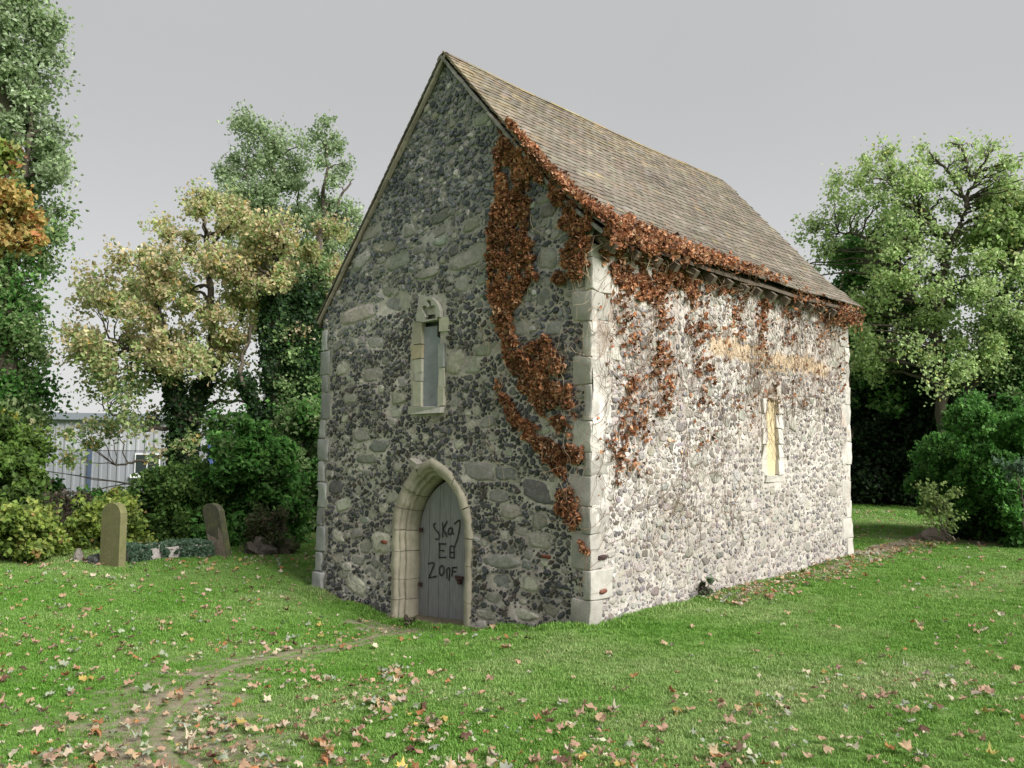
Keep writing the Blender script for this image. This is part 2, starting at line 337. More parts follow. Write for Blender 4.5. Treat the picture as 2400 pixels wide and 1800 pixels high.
def wall(name, k, u0, u1, v0, v1, fr, hole, top):
    st = .03; us = np.linspace(u0, u1, int((u1-u0)/st)); vs = np.linspace(v0, v1, int((v1-v0)/st)); U, V = np.meshgrid(us, vs)
    T = top(U); Vc = np.minimum(V, T); cu = (U[:-1, :-1]+U[1:, 1:])/2; cv = (Vc[:-1, :-1]+Vc[1:, 1:])/2
    ok = ~hole(cu, cv) & (V[:-1, :-1] < np.maximum(T[:-1, :-1], T[1:, 1:]))
    id_ = np.arange(U.size).reshape(U.shape); F = np.stack([id_[:-1, :-1], id_[:-1, 1:], id_[1:, 1:], id_[1:, :-1]], -1)[ok]
    u = U.ravel(); v = Vc.ravel(); used = np.unique(F); mp = -np.ones(len(u), int); mp[used] = np.arange(len(used)); u = u[used]; v = v[used]
    return mk(name, fr(u, v, disp(u, v, k)), mp[F], M['mortar'], CH, mortar_col(u, v, k), True)
gtop = lambda U: roofline(U)-.07
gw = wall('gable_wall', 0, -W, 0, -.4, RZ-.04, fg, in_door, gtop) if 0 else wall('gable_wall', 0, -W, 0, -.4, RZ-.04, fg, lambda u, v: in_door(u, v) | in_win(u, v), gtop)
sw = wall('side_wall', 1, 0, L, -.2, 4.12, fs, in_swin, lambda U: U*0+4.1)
# the two walls out of sight, plain
mb = MB(); mb.box((-W+.31, L/2, 1.75), (.6, L-.02, 3.6), col=(.4, .38, .33)); mb.build('north_wall', M['mortar'], CH)
bp = [(-W, -.3), (0, -.3), (0, 4.1), (RX, RZ-.08), (-W, LZ)]
V = np.array([(x, y, z) for y in (L-.6, L) for x, z in bp]); n = 5
mb = MB(); mb.add(V, [[0, 1, 2], [0, 2, 3], [0, 3, 4]], (.4, .38, .33)); mb.add(V, [[7, 6, 5], [8, 7, 5], [9, 8, 5]], (.4, .38, .33)); mb.add(V, [[i, i+5, (i+1) % 5+5, (i+1) % 5] for i in range(5)], (.4, .38, .33)); mb.build('east_wall', M['mortar'], CH)

# ---- stones set in the walls
class Occ:
    def __init__(s, u0, v0, u1, v1): s.u0 = u0; s.v0 = v0; s.r = .006; s.g = np.zeros((int((v1-v0)/s.r)+1, int((u1-u0)/s.r)+1), bool)
    def block(s, fn):
        a, b = s.g.shape; U, V = np.meshgrid(s.u0+np.arange(b)*s.r, s.v0+np.arange(a)*s.r); s.g |= fn(U, V)
    def put(s, u, v, a, b, th, sq, gap=.004, force=False):
        R = math.hypot(a, b)+gap if sq > 2.5 else max(a, b)+gap
        i0 = int((u-R-s.u0)/s.r); i1 = int((u+R-s.u0)/s.r)+1; j0 = int((v-R-s.v0)/s.r); j1 = int((v+R-s.v0)/s.r)+1
        if not force and (i0 < 0 or j0 < 0 or i1 > s.g.shape[1] or j1 > s.g.shape[0]): return False
        i0 = max(i0, 0); j0 = max(j0, 0)
        if i1 <= i0 or j1 <= j0: return False
        sub = s.g[j0:j1, i0:i1]
        if sub.size == 0: return False
        du = s.u0+np.arange(i0, i0+sub.shape[1])*s.r-u; dv = (s.v0+np.arange(j0, j0+sub.shape[0])*s.r-v)[:, None]; c, q = math.cos(th), math.sin(th)
        x = (du*c+dv*q)/(a+gap); y = (-du*q+dv*c)/(b+gap); m = np.abs(x)**sq+np.abs(y)**sq < 1
        if not force and (sub & m).sum() > .03*m.sum(): return False
        sub |= m; return True
def stone_geo(u, v, a, b, th, sq, h, n, k, fr, rr, jit=.1, tilt=.15):
    t = np.arange(n)*2*np.pi/n+rr.uniform(0, 1)*2*np.pi/n*(sq < 3)+rr.normal(0, .25/n*2, n)
    if sq > 3: t = t+np.pi/n
    rad_ = 1/(np.abs(np.cos(t))**sq+np.abs(np.sin(t))**sq)**(1/sq)*(1+rr.normal(0, jit, n))
    x = np.cos(t)*rad_*a; y = np.sin(t)*rad_*b; c, q = math.cos(th), math.sin(th)
    w0 = float(disp(np.array([u]), np.array([v]), k)[0]); gu, gv = rr.normal(0, tilt, 2)*h
    R = []
    for s, hh in ((1.0, -.02), (.93, h*.72), (.62, h)):
        X = x*s*(1+rr.normal(0, .03, n)); Y = y*s*(1+rr.normal(0, .03, n))
        R.append(np.stack([u+X*c-Y*q, v+X*q+Y*c, w0+hh+(gu*X/a+gv*Y/b)*(hh > 0)+rr.normal(0, h*.12, n)*(hh > 0)], 1))
    R.append(np.array([[u, v, w0+h*rr.uniform(.9, 1.1)]])); Q = np.concatenate(R)
    i = np.arange(n); j = (i+1) % n
    F = [np.stack([i, j, n+j], 1), np.stack([i, n+j, n+i], 1), np.stack([n+i, n+j, 2*n+j], 1), np.stack([n+i, 2*n+j, 2*n+i], 1), np.stack([2*n+i, 2*n+j, np.full(n, 3*n)], 1)]
    return fr(Q[:, 0], Q[:, 1], Q[:, 2]), np.concatenate(F)
def pick(rr, pal):
    w = np.array([p[1] for p in pal], float); c = np.array(pal[rr.choice(len(pal), p=w/w.sum())][0])
    return np.clip(c*rr.normal(1, .17)*rr.normal(1, .025, 3), .01, .9)
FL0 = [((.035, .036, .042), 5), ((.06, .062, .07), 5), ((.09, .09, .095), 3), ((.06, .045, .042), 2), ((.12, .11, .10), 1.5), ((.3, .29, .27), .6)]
FL1_LIT = [((.15, .14, .145), 3), ((.21, .195, .20), 5), ((.29, .27, .265), 5), ((.20, .16, .145), 1.5), ((.36, .33, .31), 2), ((.46, .44, .41), 1.5)]  # same flints as on the gable, paler: the side's bright light is in the colour
BL0 = [((.38, .365, .34), 5), ((.46, .435, .39), 3), ((.54, .51, .44), 2), ((.28, .275, .27), 2)]
BL0L = [((.62, .59, .50), 3), ((.54, .51, .44), 3), ((.42, .405, .37), 2), ((.31, .305, .30), 1.5)]
BL1 = [((.50, .47, .42), 4), ((.42, .385, .35), 2), ((.34, .305, .28), 1), ((.54, .51, .46), 2)]
PIECES = []                              # (name, material, V, F, col, size, smooth, wall)
def add_stone(nm, k, u, v, a, b, th, sq, h, n, rr, col, smooth, jit=.1):
    V, F = stone_geo(u, v, a, b, th, sq, h, n, k, (fg, fs)[k], rr, jit)
    c = (V*[1, 1, 1]).mean(0); d = np.linalg.norm(c-CAM); vis = abs((c-CAM)[1 if k == 0 else 0])/d
    PIECES.append((nm, 'flint' if nm == 'flint' else 'block', V, F, col, a*b*vis/d**2, smooth, k))
rr = np.random.default_rng(11)
oc0 = Occ(-W, -.35, 0, RZ); oc1 = Occ(0, .0, L, 4.1)
oc0.block(lambda u, v: in_door(u, v, .05) | in_win(u, v, .0) | ((u > -2.74) & (u < -2.12) & (v > 2.42) & (v < 3.56)) | ((u > -2.64) & (u < -2.16) & (v > 3.5) & (v < 3.85)) | (v > roofline(u)-.09) | (v < -.1))
oc1.block(lambda u, v: in_swin(u, v, .14) | ((u > 3.6) & (u < 4.08) & (v > 2.6) & (v < 2.96)))
# quoins: near corner (both faces), west corner, far corner
def quoin(x0, x1, y0, y1, z0, z1, col, lab=None):
    n = 6; V = []; 
    g = [(x0, y0), (x1, y0), (x1, y1), (x0, y1)]
    mb = MB(); cx, cy, cz = (x0+x1)/2, (y0+y1)/2, (z0+z1)/2
    # rounded block: three nested rings per corner on a 4x4x4 lattice shell
    t = np.array([-.5, -.46, -.15, .15, .46, .5]); A = np.array(np.meshgrid(t, t, t, indexing='ij')).reshape(3, -1).T
    on = (np.abs(A).max(1) > .499)
    lat = {tuple(np.round(p, 3)): i for i, p in enumerate(A)}
    S = np.array([x1-x0, y1-y0, z1-z0]); ed = (np.abs(A) > .499).sum(1)
    P = A.copy(); P[ed == 2] *= .985; P[ed == 3] *= .965
    P = P*S+np.array([cx, cy, cz]); 
    P = P+(np.stack([fbm(P[:, 1]*9+P[:, 2]*3, P[:, 2]*9+P[:, 0]*5, s, 3) for s in (1, 2, 3)], 1)-.5)*.05
    F = []; m = len(t); I = lambda i, j, k: (i*m+j)*m+k
    for a in range(m-1):
        for b in range(m-1):
            F += [[I(0, a, b), I(0, a, b+1), I(0, a+1, b+1), I(0, a+1, b)], [I(m-1, a, b), I(m-1, a+1, b), I(m-1, a+1, b+1), I(m-1, a, b+1)],
                  [I(a, 0, b), I(a+1, 0, b), I(a+1, 0, b+1), I(a, 0, b+1)], [I(a, m-1, b), I(a, m-1, b+1), I(a+1, m-1, b+1), I(a+1, m-1, b)],
                  [I(a, b, 0), I(a, b+1, 0), I(a+1, b+1, 0), I(a+1, b, 0)], [I(a, b, m-1), I(a+1, b, m-1), I(a+1, b+1, m-1), I(a, b+1, m-1)]]
    F = np.array(F); used = np.unique(F); mp = -np.ones(len(P), int); mp[used] = np.arange(len(used))
    return mk('quoin_stone', P[used], mp[F], M['dressed'], CH, np.array(col)*rr.normal(1, .06), True)
QC = [(.50, .48, .43), (.55, .53, .48), (.46, .44, .40), (.40, .38, .35)]
z = -.22; i = 1
for h in (.26, .3, .25, .30, .34, .27, .30, .22, .33, .34, .28, .37, .30, .33, .36):
    if z+h > 4.12: h = 4.12-z
    if h < .05: break
    a = (.10, .20)[i % 2]+rr.uniform(-.03, .05); b = (.34, .20)[i % 2]+rr.uniform(-.05, .08); b = b*(1.25 if 2.6 < z < 3.7 else .85)
    c = QC[rr.integers(3)]; c = tuple(np.array(c)*(1.06 if z > 1.9 else .88)*(.85 if i % 5 == 3 else 1)*.86)
    pr = rr.uniform(-.008, .012); quoin(-a, .012+pr, -.02-pr*.5, b, z+.003, z+h-.003, c)
    oc0.block(lambda u, v: (u > -a-.01) & (v > z-.01) & (v < z+h+.01)); oc1.block(lambda u, v: (u < b+.01) & (v > z-.01) & (v < z+h+.01))
    z += h; i += 1
z = -.12; i = 0
for h in (.2, .3, .26, .34, .24, .34, .28, .3, .26, .36, .24, .33, .28, .3):
    if z+h > 3.78: break
    a = (.2, .34)[i % 2]+rr.uniform(-.03, .04)
    quoin(-W-.0-rr.uniform(0, .03)-(.03 if i == 1 else 0), -W+a*.55, -.015-(.04 if i == 1 else 0), .3, z+.008, z+h-.008, np.array((.27, .275, .265))*rr.normal(1, .15)); oc0.block(lambda u, v: (u < -W+a*.65+.01) & (v > z-.01) & (v < z+h+.01)); z += h; i += 1
z = .2; i = 0
for h in (.55, .3, .26, .3, .24, .34, .26, .3, .28, .36, .24, .33, .3, .3):
    if z+h > 4.12: break
    b = (.14, .3)[i % 2]; pr = rr.uniform(0, .05)+(.04 if i == 0 else 0)
    quoin(-.25, .008+pr*.2, L-b, L+.02+pr*.6, z+.003, z+h-.003, np.array((.46, .44, .40))*rr.normal(1, .08)); oc1.block(lambda u, v: (u > L-b-.01) & (v > z-.01) & (v < z+h+.01)); z += h; i += 1
# the slabs the photograph shows, at their places on the gable
BIG = [(838, 738, 84, 40, .12), (922, 712, 78, 40, .1), (875, 880, 50, 32, 0), (1146, 819, 78, 32, .05), (1110, 855, 36, 44, 0), (1069, 850, 46, 62, -.15), (1120, 1106, 80, 48, 0), (1184, 1110, 54, 36, 0), (1261, 1152, 84, 60, -.2), (1197, 1201, 54, 36, 0), (1166, 1163, 50, 28, 0),
       (1264, 1268, 60, 38, 0), (1175, 1316, 90, 34, .05), (933, 934, 34, 28, 0), (823, 934, 34, 24, 0), (848, 1019, 38, 32, 0), (838, 1045, 26, 20, 0), (888, 1045, 50, 34, .1), (836, 1250, 30, 22, .2), (895, 1273, 48, 52, 0), (836, 1372, 48, 44, -.3), (877, 1296, 38, 28, 0),
       (1171, 1363, 56, 34, 0), (1195, 1388, 56, 38, .1), (1160, 1403, 40, 26, 0), (1243, 1368, 44, 40, 0), (859, 1075, 54, 26, 0), (787, 1142, 34, 32, 0), (910, 447, 40, 34, .2), (928, 411, 26, 20, 0), (1036, 508, 50, 24, .2), (1025, 545, 74, 24, .2), (1108, 527, 46, 32, .1), (1098, 606, 100, 42, .2),
       (870, 548, 52, 28, .1), (892, 545, 30, 26, .2), (931, 613, 60, 34, .1), (960, 541, 30, 30, 0), (1033, 566, 36, 20, 0), (1285, 494, 42, 34, 0), (1280, 466, 54, 18, 0), (1285, 608, 48, 52, 0), (1130, 280, 40, 26, .1), (1000, 580, 50, 22, .1), (850, 610, 46, 34, .3), (820, 650, 44, 34, .2), (1005, 640, 50, 26, .1),
       (1230, 840, 60, 40, 0), (1215, 770, 50, 40, 0), (1295, 770, 36, 34, 0), (1250, 900, 50, 34, 0), (1140, 990, 36, 30, .3), (1330, 1240, 50, 60, 0), (1320, 1400, 60, 50, 0), (1225, 930, 60, 44, 0), (1140, 1440, 50, 22, 0), (1225, 1440, 70, 26, 0), (1330, 1330, 44, 40, 0)]
for q, (px, py, w, h, th) in enumerate(BIG):
    u, v = gab(px, py); u1, v1 = gab(px+w/2, py); u0, _ = gab(px-w/2, py); _, v2 = gab(px, py-h/2); _, v3 = gab(px, py+h/2)
    a = (u1-u0)/2*.94; b = (v2-v3)/2*.94
    if oc0.put(u, v, a*.8, b*.8, th, 5):
        oc0.put(u, v, a, b, th, 5, force=True)
        pal = BL0 if v > 3.4 or q % 3 == 0 else BL0L
        add_stone('rubble_stone', 0, u, v, a, b, th, 4, rr.uniform(.004, .014), 14, rr, pick(rr, pal), True, .11)
for (px, py, w, h) in ((1279, 1305, 26, 8), (903, 1270, 26, 9), (1062, 1060, 0, 0), (844, 1045, 0, 0)):
    if w:
        u, v = gab(px, py); oc0.put(u, v, w/500, h/500, 0, 6, force=True); add_stone('brick', 0, u, v, w/400, h/420, 0, 6, .025, 12, rr, (.30, .10, .06), True, .03)
for (px, py, w, h) in ((1412, 1385, 26, 9), (1409, 1306, 28, 14)):
    u, v = sid(px, py); oc1.put(u, v, .08, .025, 0, 6, force=True); add_stone('brick', 1, u, v, .075, .024, 0, 6, .05, 12, rr, (.30, .10, .06) if h < 12 else (.10, .06, .06), True, .03)
# random rubble and flints
def fill(k, oc, tries, amin, amax, asp, sq, nm, pal, hh, n, dens, smooth, u0, u1, v0, v1, jit=.1, course=False, gap=.004):
    c = 0
    S = np.sort(rr.uniform(0, 1, tries)**1.6)[::-1]*(amax-amin)+amin
    U = rr.uniform(u0, u1, tries); Vv = rr.uniform(v0, v1, tries); D = dens(U, Vv); keep = rr.uniform(0, 1, tries) < D
    if course: Vv = np.round(Vv/.085)*.085+.02*np.sin(U*1.1+Vv)+rr.normal(0, .008, tries)
    for s, u, v in zip(S[keep], U[keep], Vv[keep]):
        r = rr.uniform(*asp); th = rr.normal(0, .25) if sq > 3 or course else rr.normal(.1, .7); a = s*math.sqrt(r); b = s/math.sqrt(r)
        if oc.put(u, v, a, b, th, sq if sq > 3 else 2.2, gap):
            p = pal(u, v) if callable(pal) else pal
            add_stone(nm, k, u, v, a, b, th, sq, hh*rr.uniform(.6, 1.2)*(1 if nm == 'rubble_stone' else s/.035), n, rr, pick(rr, p), smooth, jit); c += 1
    return c
def flint_zone(u, v):                     # dark flints gather in drifts
    n = fbm(u*1.5+3, v*1.5, 77, 3); return np.clip(sstep(.30, .52, n)+.25+sstep(2.0, 2.6, v)*(1-sstep(3.2, 3.6, v))*.4+sstep(1.6, 2.1, v)*.35+sstep(4.2, 4.8, v)*.5, .15, 1)
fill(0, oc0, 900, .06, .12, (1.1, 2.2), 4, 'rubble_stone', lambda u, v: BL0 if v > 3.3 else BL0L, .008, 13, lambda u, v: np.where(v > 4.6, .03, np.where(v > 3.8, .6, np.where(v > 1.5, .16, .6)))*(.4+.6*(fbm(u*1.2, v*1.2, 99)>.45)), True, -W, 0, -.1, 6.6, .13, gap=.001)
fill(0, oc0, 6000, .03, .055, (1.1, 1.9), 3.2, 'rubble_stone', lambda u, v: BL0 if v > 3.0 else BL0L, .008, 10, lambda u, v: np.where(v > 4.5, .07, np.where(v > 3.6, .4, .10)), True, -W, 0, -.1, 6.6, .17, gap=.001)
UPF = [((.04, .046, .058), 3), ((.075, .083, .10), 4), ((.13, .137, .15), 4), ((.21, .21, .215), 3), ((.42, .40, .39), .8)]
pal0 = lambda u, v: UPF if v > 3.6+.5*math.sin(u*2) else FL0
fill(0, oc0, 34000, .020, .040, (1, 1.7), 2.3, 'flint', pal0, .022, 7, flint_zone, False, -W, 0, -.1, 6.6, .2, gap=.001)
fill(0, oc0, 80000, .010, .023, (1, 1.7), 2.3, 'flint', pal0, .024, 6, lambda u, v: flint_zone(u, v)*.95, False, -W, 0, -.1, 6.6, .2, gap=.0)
sd = lambda u, v: np.clip(.10+.85*sstep(.40, .58, fbm(u*1.3, v*1.3, 88, 3))+.45*sstep(3.6, 5, u)*(1-sstep(2.9, 3.2, v))+.3*(1-sstep(.4, 2.0, v))-.4*sstep(2.6, 3.4, v)*(u < 3), .08, 1)*np.where((np.abs(v-3.33+.02*u) < .12) & (u > 2.2) & (u < 5.6), .1, 1)
fill(1, oc1, 260, .06, .11, (1.1, 2.0), 4, 'rubble_stone', BL1, .007, 12, lambda u, v: np.where((np.abs(v-3.33+.02*u) < .13) & (u > 2.2) & (u < 5.6), 0, .25+.5*sd(u, v)), True, 0, L, .15, 4.05, .13, gap=.001)
fill(1, oc1, 3500, .03, .06, (1.1, 1.9), 3.2, 'rubble_stone', BL1, .008, 10, lambda u, v: np.where((np.abs(v-3.33+.02*u) < .13) & (u > 2.2) & (u < 5.6), .05, .2+.5*sd(u, v)), True, 0, L, .15, 4.05, .18, gap=.001)
fill(1, oc1, 24000, .020, .038, (1, 1.7), 2.4, 'flint', FL1_LIT, .013, 7, sd, False, 0, L, .15, 4.05, .22, course=True, gap=.001)
fill(1, oc1, 42000, .010, .022, (1, 1.7), 2.3, 'flint', FL1_LIT, .014, 6, sd, False, 0, L, .15, 4.05, .22, gap=.0)
for nm in ('rubble_stone', 'flint', 'brick'):
    ps = sorted([p for p in PIECES if p[0] == nm], key=lambda p: -p[5])
    for p in ps[:300]:
        c = p[2].mean(0); mk(nm, p[2], p[3], M[p[1]], (gw, sw)[p[7]], p[4], p[6], org=c)
    for k in (0, 1):
        mb = MB()
        for p in ps[300:]:
            if p[7] == k: mb.add(p[2], p[3], p[4])
        if mb.n: mb.build(nm, M['flint' if nm == 'flint' else 'block'], (gw, sw)[k], smooth=(nm != 'flint'), kind='stuff')


# ---- door surround: moulded profile swept round jambs and arch, cut into stones
PROF = [(.69, -.004), (.685, .028), (.60, .03), (.585, .012), (.575, -.012), (.56, -.005), (.545, -.03), (.55, -.06), (.535, -.075), (.51, -.06), (.495, -.085), (.50, -.115), (.485, -.14), (.47, -.15), (.47, -.34), (.69, -.34)]
def arch_pt(s, u):                         # s<0: left jamb height; param: ('j', side, z) or ('a', side, t)
    kind, side, t = s
    if kind == 'j': return DC+side*u, t
    h = u; rise = .655*(1+(u-.47)/.22*.33); r = (rise*rise+h*h)/(2*h); a1 = math.acos((r-h)/r); a = t*a1
    return DC+side*((h-r)+r*math.cos(a)), SPR+r*math.sin(a)
def surround(ss, col):
    V = []; n = len(PROF)
    for s in ss:
        for (u, w) in PROF:
            x, zz = arch_pt(s, u); V.append((x, -w, zz))
    V = np.array(V); V += (np.stack([fbm(V[:, 0]*9+V[:, 2]*4, V[:, 2]*8, sd_, 3) for sd_ in (5, 6, 7)], 1)-.5)*.034; m = len(ss); i = np.arange(m-1)[:, None]*n; j = np.arange(n)[None]; k = (j+1) % n
    F = np.stack([i+j, i+k, i+n+k, i+n+j], -1).reshape(-1, 4)
    if ss[0][1] > 0: F = F[:, ::-1]
    mb = MB(); mb.add(V, F, col)
    for e in (0, m-1):                     # end caps as strips
        b = e*n; mb.add(V[b:b+n], [[q, q+1, n-2-q, n-1-q] if False else [q, q+1, n-1] for q in range(n-2)], col)
    return mb.build('voussoir' if ss[0][0] == 'a' else 'jamb_stone', M['dressed'], CH, smooth=True)
SD = (.40, .365, .285)
for side, zs in ((-1, (-.12, .22, .47, .80, 1.05)), (1, (-.12, .35, .75, 1.05))):
    for a, b in zip(zs[:-1], zs[1:]):
        surround([('j', side, t) for t in np.linspace(a+.003, b-.003, 7)], np.array(SD)*rr.normal(1, .07))
    ts = (0, .26, .5, .76, 1) if side < 0 else (0, .3, .62, 1)
    for a, b in zip(ts[:-1], ts[1:]):
        surround([('a', side, t) for t in np.linspace(a+.006, b-(.006 if b < 1 else 0), 9)], np.array(SD)*rr.normal(.97, .07))
mb = MB(); c, s_ = math.cos(-.45), math.sin(-.45); mb.box((*np.array([gab(984, 1086)[0], -.05]), gab(984, 1086)[1]), (.14, .12, .07), [[c, 0, -s_], [0, 1, 0], [s_, 0, c]], (.36, .34, .29), .008); mb.build('projecting_stone', M['dressed'], CH)
mb = MB(); mb.box((DC, -.02, -.07), (.98, .46, .1), col=(.25, .24, .22), jit=.01); mb.build('door_sill', M['dressed'], CH)
# ---- door: upright planks shaped to the pointed arch
door = MB(); door.box((DC, .31, .85), (.9, .02, 1.6), col=(.03, .03, .03)); door = door.build('door', M['wood'], CH)
edges = [-.47, -.30, -.12, .07, .26, .47]
for a, b in zip(edges[:-1], edges[1:]):
    us = np.linspace(a+.003, b-.003, 6); top = SPR+archz(us, .47, .655)-.05; bot = np.full(6, .015)+rr.uniform(0, .01)  # tops cut low so the near-black backing paints shade under the arch
    V = []; w = .235+rr.uniform(-.006, .004)
    for y in (w, w+.035):
        for j in range(6): V += [(DC+us[j], y, bot[j]), (DC+us[j], y, top[j])]
    V = np.array(V); F = []
    for j in range(5):
        p = 2*j; F += [[p, p+2, p+3, p+1], [12+p, 12+p+1, 12+p+3, 12+p+2], [p+1, p+3, 15+p, 13+p], [p, 12+p, 14+p, p+2]]
    F += [[0, 1, 13, 12], [10, 22, 23, 11]]
    mk('plank', V, np.array(F), M['wood'], door, np.array((.235, .235, .24))*rr.normal(1, .08))
# writing sprayed on the planks (photo pixels -> the door plane)
def dpl(px, py):
    d = ray(px, py); q = CAM+d*((.2255-CAM[1])/d[1]); return np.array([q[0], q[2]])
Z1 = lambda x, y: (900+x/3.688, 1050+y/3.688)
STR = [[(445, 650), (428, 665), (440, 700), (468, 735), (478, 765), (462, 790), (440, 785)], [(505, 640), (508, 700), (505, 775)], [(545, 630), (520, 680), (508, 700)], [(508, 700), (528, 735), (545, 770)],
       [(585, 690), (560, 700), (553, 740), (575, 745), (588, 715), (588, 690)], [(588, 690), (592, 735), (605, 745)], [(605, 660), (625, 640), (650, 625), (655, 660), (645, 730), (628, 800), (605, 860)],
       [(470, 828), (535, 830)], [(478, 828), (476, 950)], [(476, 885), (520, 888)], [(474, 948), (535, 945)], [(570, 850), (567, 945)], [(570, 850), (600, 855), (605, 950)], [(570, 900), (603, 905)], [(567, 945), (605, 952)],
       [(378, 1000), (430, 995), (415, 1050), (388, 1115), (400, 1120), (455, 1108)], [(490, 1020), (475, 1050), (485, 1095), (505, 1095), (518, 1055), (505, 1020), (490, 1020)], [(540, 1045), (543, 1130)], [(540, 1050), (556, 1035), (566, 1055), (560, 1150)],
       [(590, 1035), (585, 1110)], [(585, 1035), (632, 1032)], [(588, 1070), (620, 1068)]]
mb = MB()
for st in STR:
    p = np.array([dpl(*Z1(*q)) for q in st]); q = []
    for i in range(len(p)-1):
        for t in np.linspace(0, 1, 5, endpoint=(i == len(p)-2)):
            p0 = p[max(i-1, 0)]; p3 = p[min(i+2, len(p)-1)]; a, b = p[i], p[i+1]
            q.append(.5*((2*a)+(b-p0)*t+(2*p0-5*a+4*b-p3)*t*t+(-p0+3*a-3*b+p3)*t**3))
    q = np.array(q); t = np.gradient(q, axis=0); t /= np.linalg.norm(t, axis=1)[:, None]+1e-9; nrm = np.stack([-t[:, 1], t[:, 0]], 1)*(.0085*(.7+.6*fbm(q[:, 0]*30, q[:, 1]*30, 5)))[:, None]
    A, B = q+nrm, q-nrm; V = np.concatenate([np.column_stack([A[:, 0], np.full(len(q), .2255), A[:, 1]]), np.column_stack([B[:, 0], np.full(len(q), .2255), B[:, 1]])]); n = len(q)
    mb.add(V, [[i, i+1, n+i+1, n+i] for i in range(n-1)], (.018, .018, .02))
mb.build('graffiti_lettering', M['paint'], door)
hx, hzz = dpl(1078, 1353); mb = MB(); mb.box((hx, .212, hzz), (.13, .02, .03)); mb.box((hx+.02, .2, hzz-.045), (.05, .03, .06)); mb.tube([(hx-.03, .19, hzz-.01), (hx+.0, .165, hzz-.03), (hx+.03, .18, hzz-.02)], .007); mb.build('hasp', M['iron'], door)
for s in (.3, .95):
    mb = MB(); mb.box((DC-.42, .207, s+.1), (.05, .012, .05)); mb.build('hinge_pin', M['iron'], door)
# ---- gable lancet
WN = mk('lancet_window', *(lambda m: (np.concatenate(m.V), [np.concatenate(m.Q)]))(MB().box((-2.38, .16, 3.02), (.50, .05, 1.2))), M['dressed'], CH, (.26, .27, .285))
mb = MB(); mb.box((-2.37, .045, 2.99), (.36, .03, .98), [[.993, -.12, 0], [.12, .993, 0], [0, 0, 1]], (.27, .285, .31)); mb.build('slate_panel', M['dressed'], WN)
mb = MB(); mb.box((-2.25, .055, 3.44), (.20, .04, .22), [[.9, 0, .43], [0, 1, 0], [-.43, 0, .9]], col=(.025, .022, .02)); mb.build('gap_shade', M['dressed'], WN)  # solid near-black block painted in for the lintel's shade and the hole
for z0, z1, a, c in ((2.53, 2.83, .15, (.50, .48, .38)), (2.83, 2.94, .12, (.42, .41, .35)), (2.94, 3.10, .13, (.52, .50, .42)), (3.10, 3.27, .19, (.42, .36, .25)), (3.27, 3.54, .15, (.38, .35, .27))):
    mb = MB(); mb.box((-2.535-a/2+.005, .01, (z0+z1)/2), (a, .07, z1-z0-.004), col=np.array(c), jit=.006); mb.build('jamb_stone', M['dressed'], WN)
for z0, z1, a, c in ((2.53, 2.75, .10, (.50, .48, .38)), (2.75, 2.98, .10, (.50, .48, .40)), (2.98, 3.26, .09, (.33, .34, .33)), (3.40, 3.56, .17, (.50, .48, .38))):
    mb = MB(); mb.box((-2.235+a/2, .01, (z0+z1)/2), (a, .07, z1-z0-.004), col=np.array(c), jit=.006); mb.build('jamb_stone', M['dressed'], WN)
mb = MB(); mb.box((-2.43, .035, 2.485), (.58, .19, .08), col=(.44, .43, .38), jit=.01); mb.build('window_sill', M['dressed'], WN)
mb = MB(); mb.box((-2.39, .085, 3.64), (.34, .05, .19), col=(.27, .27, .26), jit=.004); mb.build('lintel_stone', M['dressed'], WN)  # coloured darker to paint shade into the shallow trefoil recess
def curve_plate(outer, holes, y0, th, name, mat_, parent, col, frame='g', bev=.004):
    cu = bpy.data.curves.new('plate', 'CURVE'); cu.dimensions = '2D'; cu.fill_mode = 'BOTH'; cu.extrude = th/2; cu.bevel_depth = bev
    for loop in [outer]+holes:
        s = cu.splines.new('POLY'); s.points.add(len(loop)-1); s.use_cyclic_u = True
        for p, (x, y) in zip(s.points, loop): p.co = (x, y, 0, 1)
    ob = bpy.data.objects.new('tmp', cu); COL.objects.link(ob); dg = bpy.context.evaluated_depsgraph_get(); me = bpy.data.meshes.new_from_object(ob.evaluated_get(dg))
    bpy.data.objects.remove(ob); bpy.data.curves.remove(cu)
    V = np.array([v.co[:] for v in me.vertices]); tri = [list(p.vertices) for p in me.polygons]; bpy.data.meshes.remove(me)
    V3 = np.stack([V[:, 0], y0-V[:, 2], V[:, 1]], 1) if frame == 'g' else np.stack([y0+V[:, 2], V[:, 0], V[:, 1]], 1)
    T = []
    for f in tri:
        for i in range(1, len(f)-1): T.append([f[0], f[i], f[i+1]])
    return mk(name, V3, np.array(T), mat_, parent, col)
zx = lambda x, y: gab(940+x/5.53, 680+y/5.53)
outer = [zx(*q) for q in ((232, 400), (232, 330), (255, 260), (290, 190), (335, 140), (390, 105), (430, 108), (480, 145), (515, 200), (540, 270), (540, 350), (505, 352), (495, 385), (320, 418))]
hole = [zx(*q) for q in ((330, 395), (352, 350), (335, 305), (312, 262), (308, 225), (330, 204), (360, 205), (385, 232), (400, 215), (385, 185), (365, 160), (380, 130), (415, 132), (428, 160), (425, 190), (440, 208), (470, 198), (487, 225), (485, 262), (480, 300), (488, 345), (485, 378))]
curve_plate(outer, [hole], -.02, .05, 'trefoil_head', M['dressed'], WN, (.40, .39, .34))
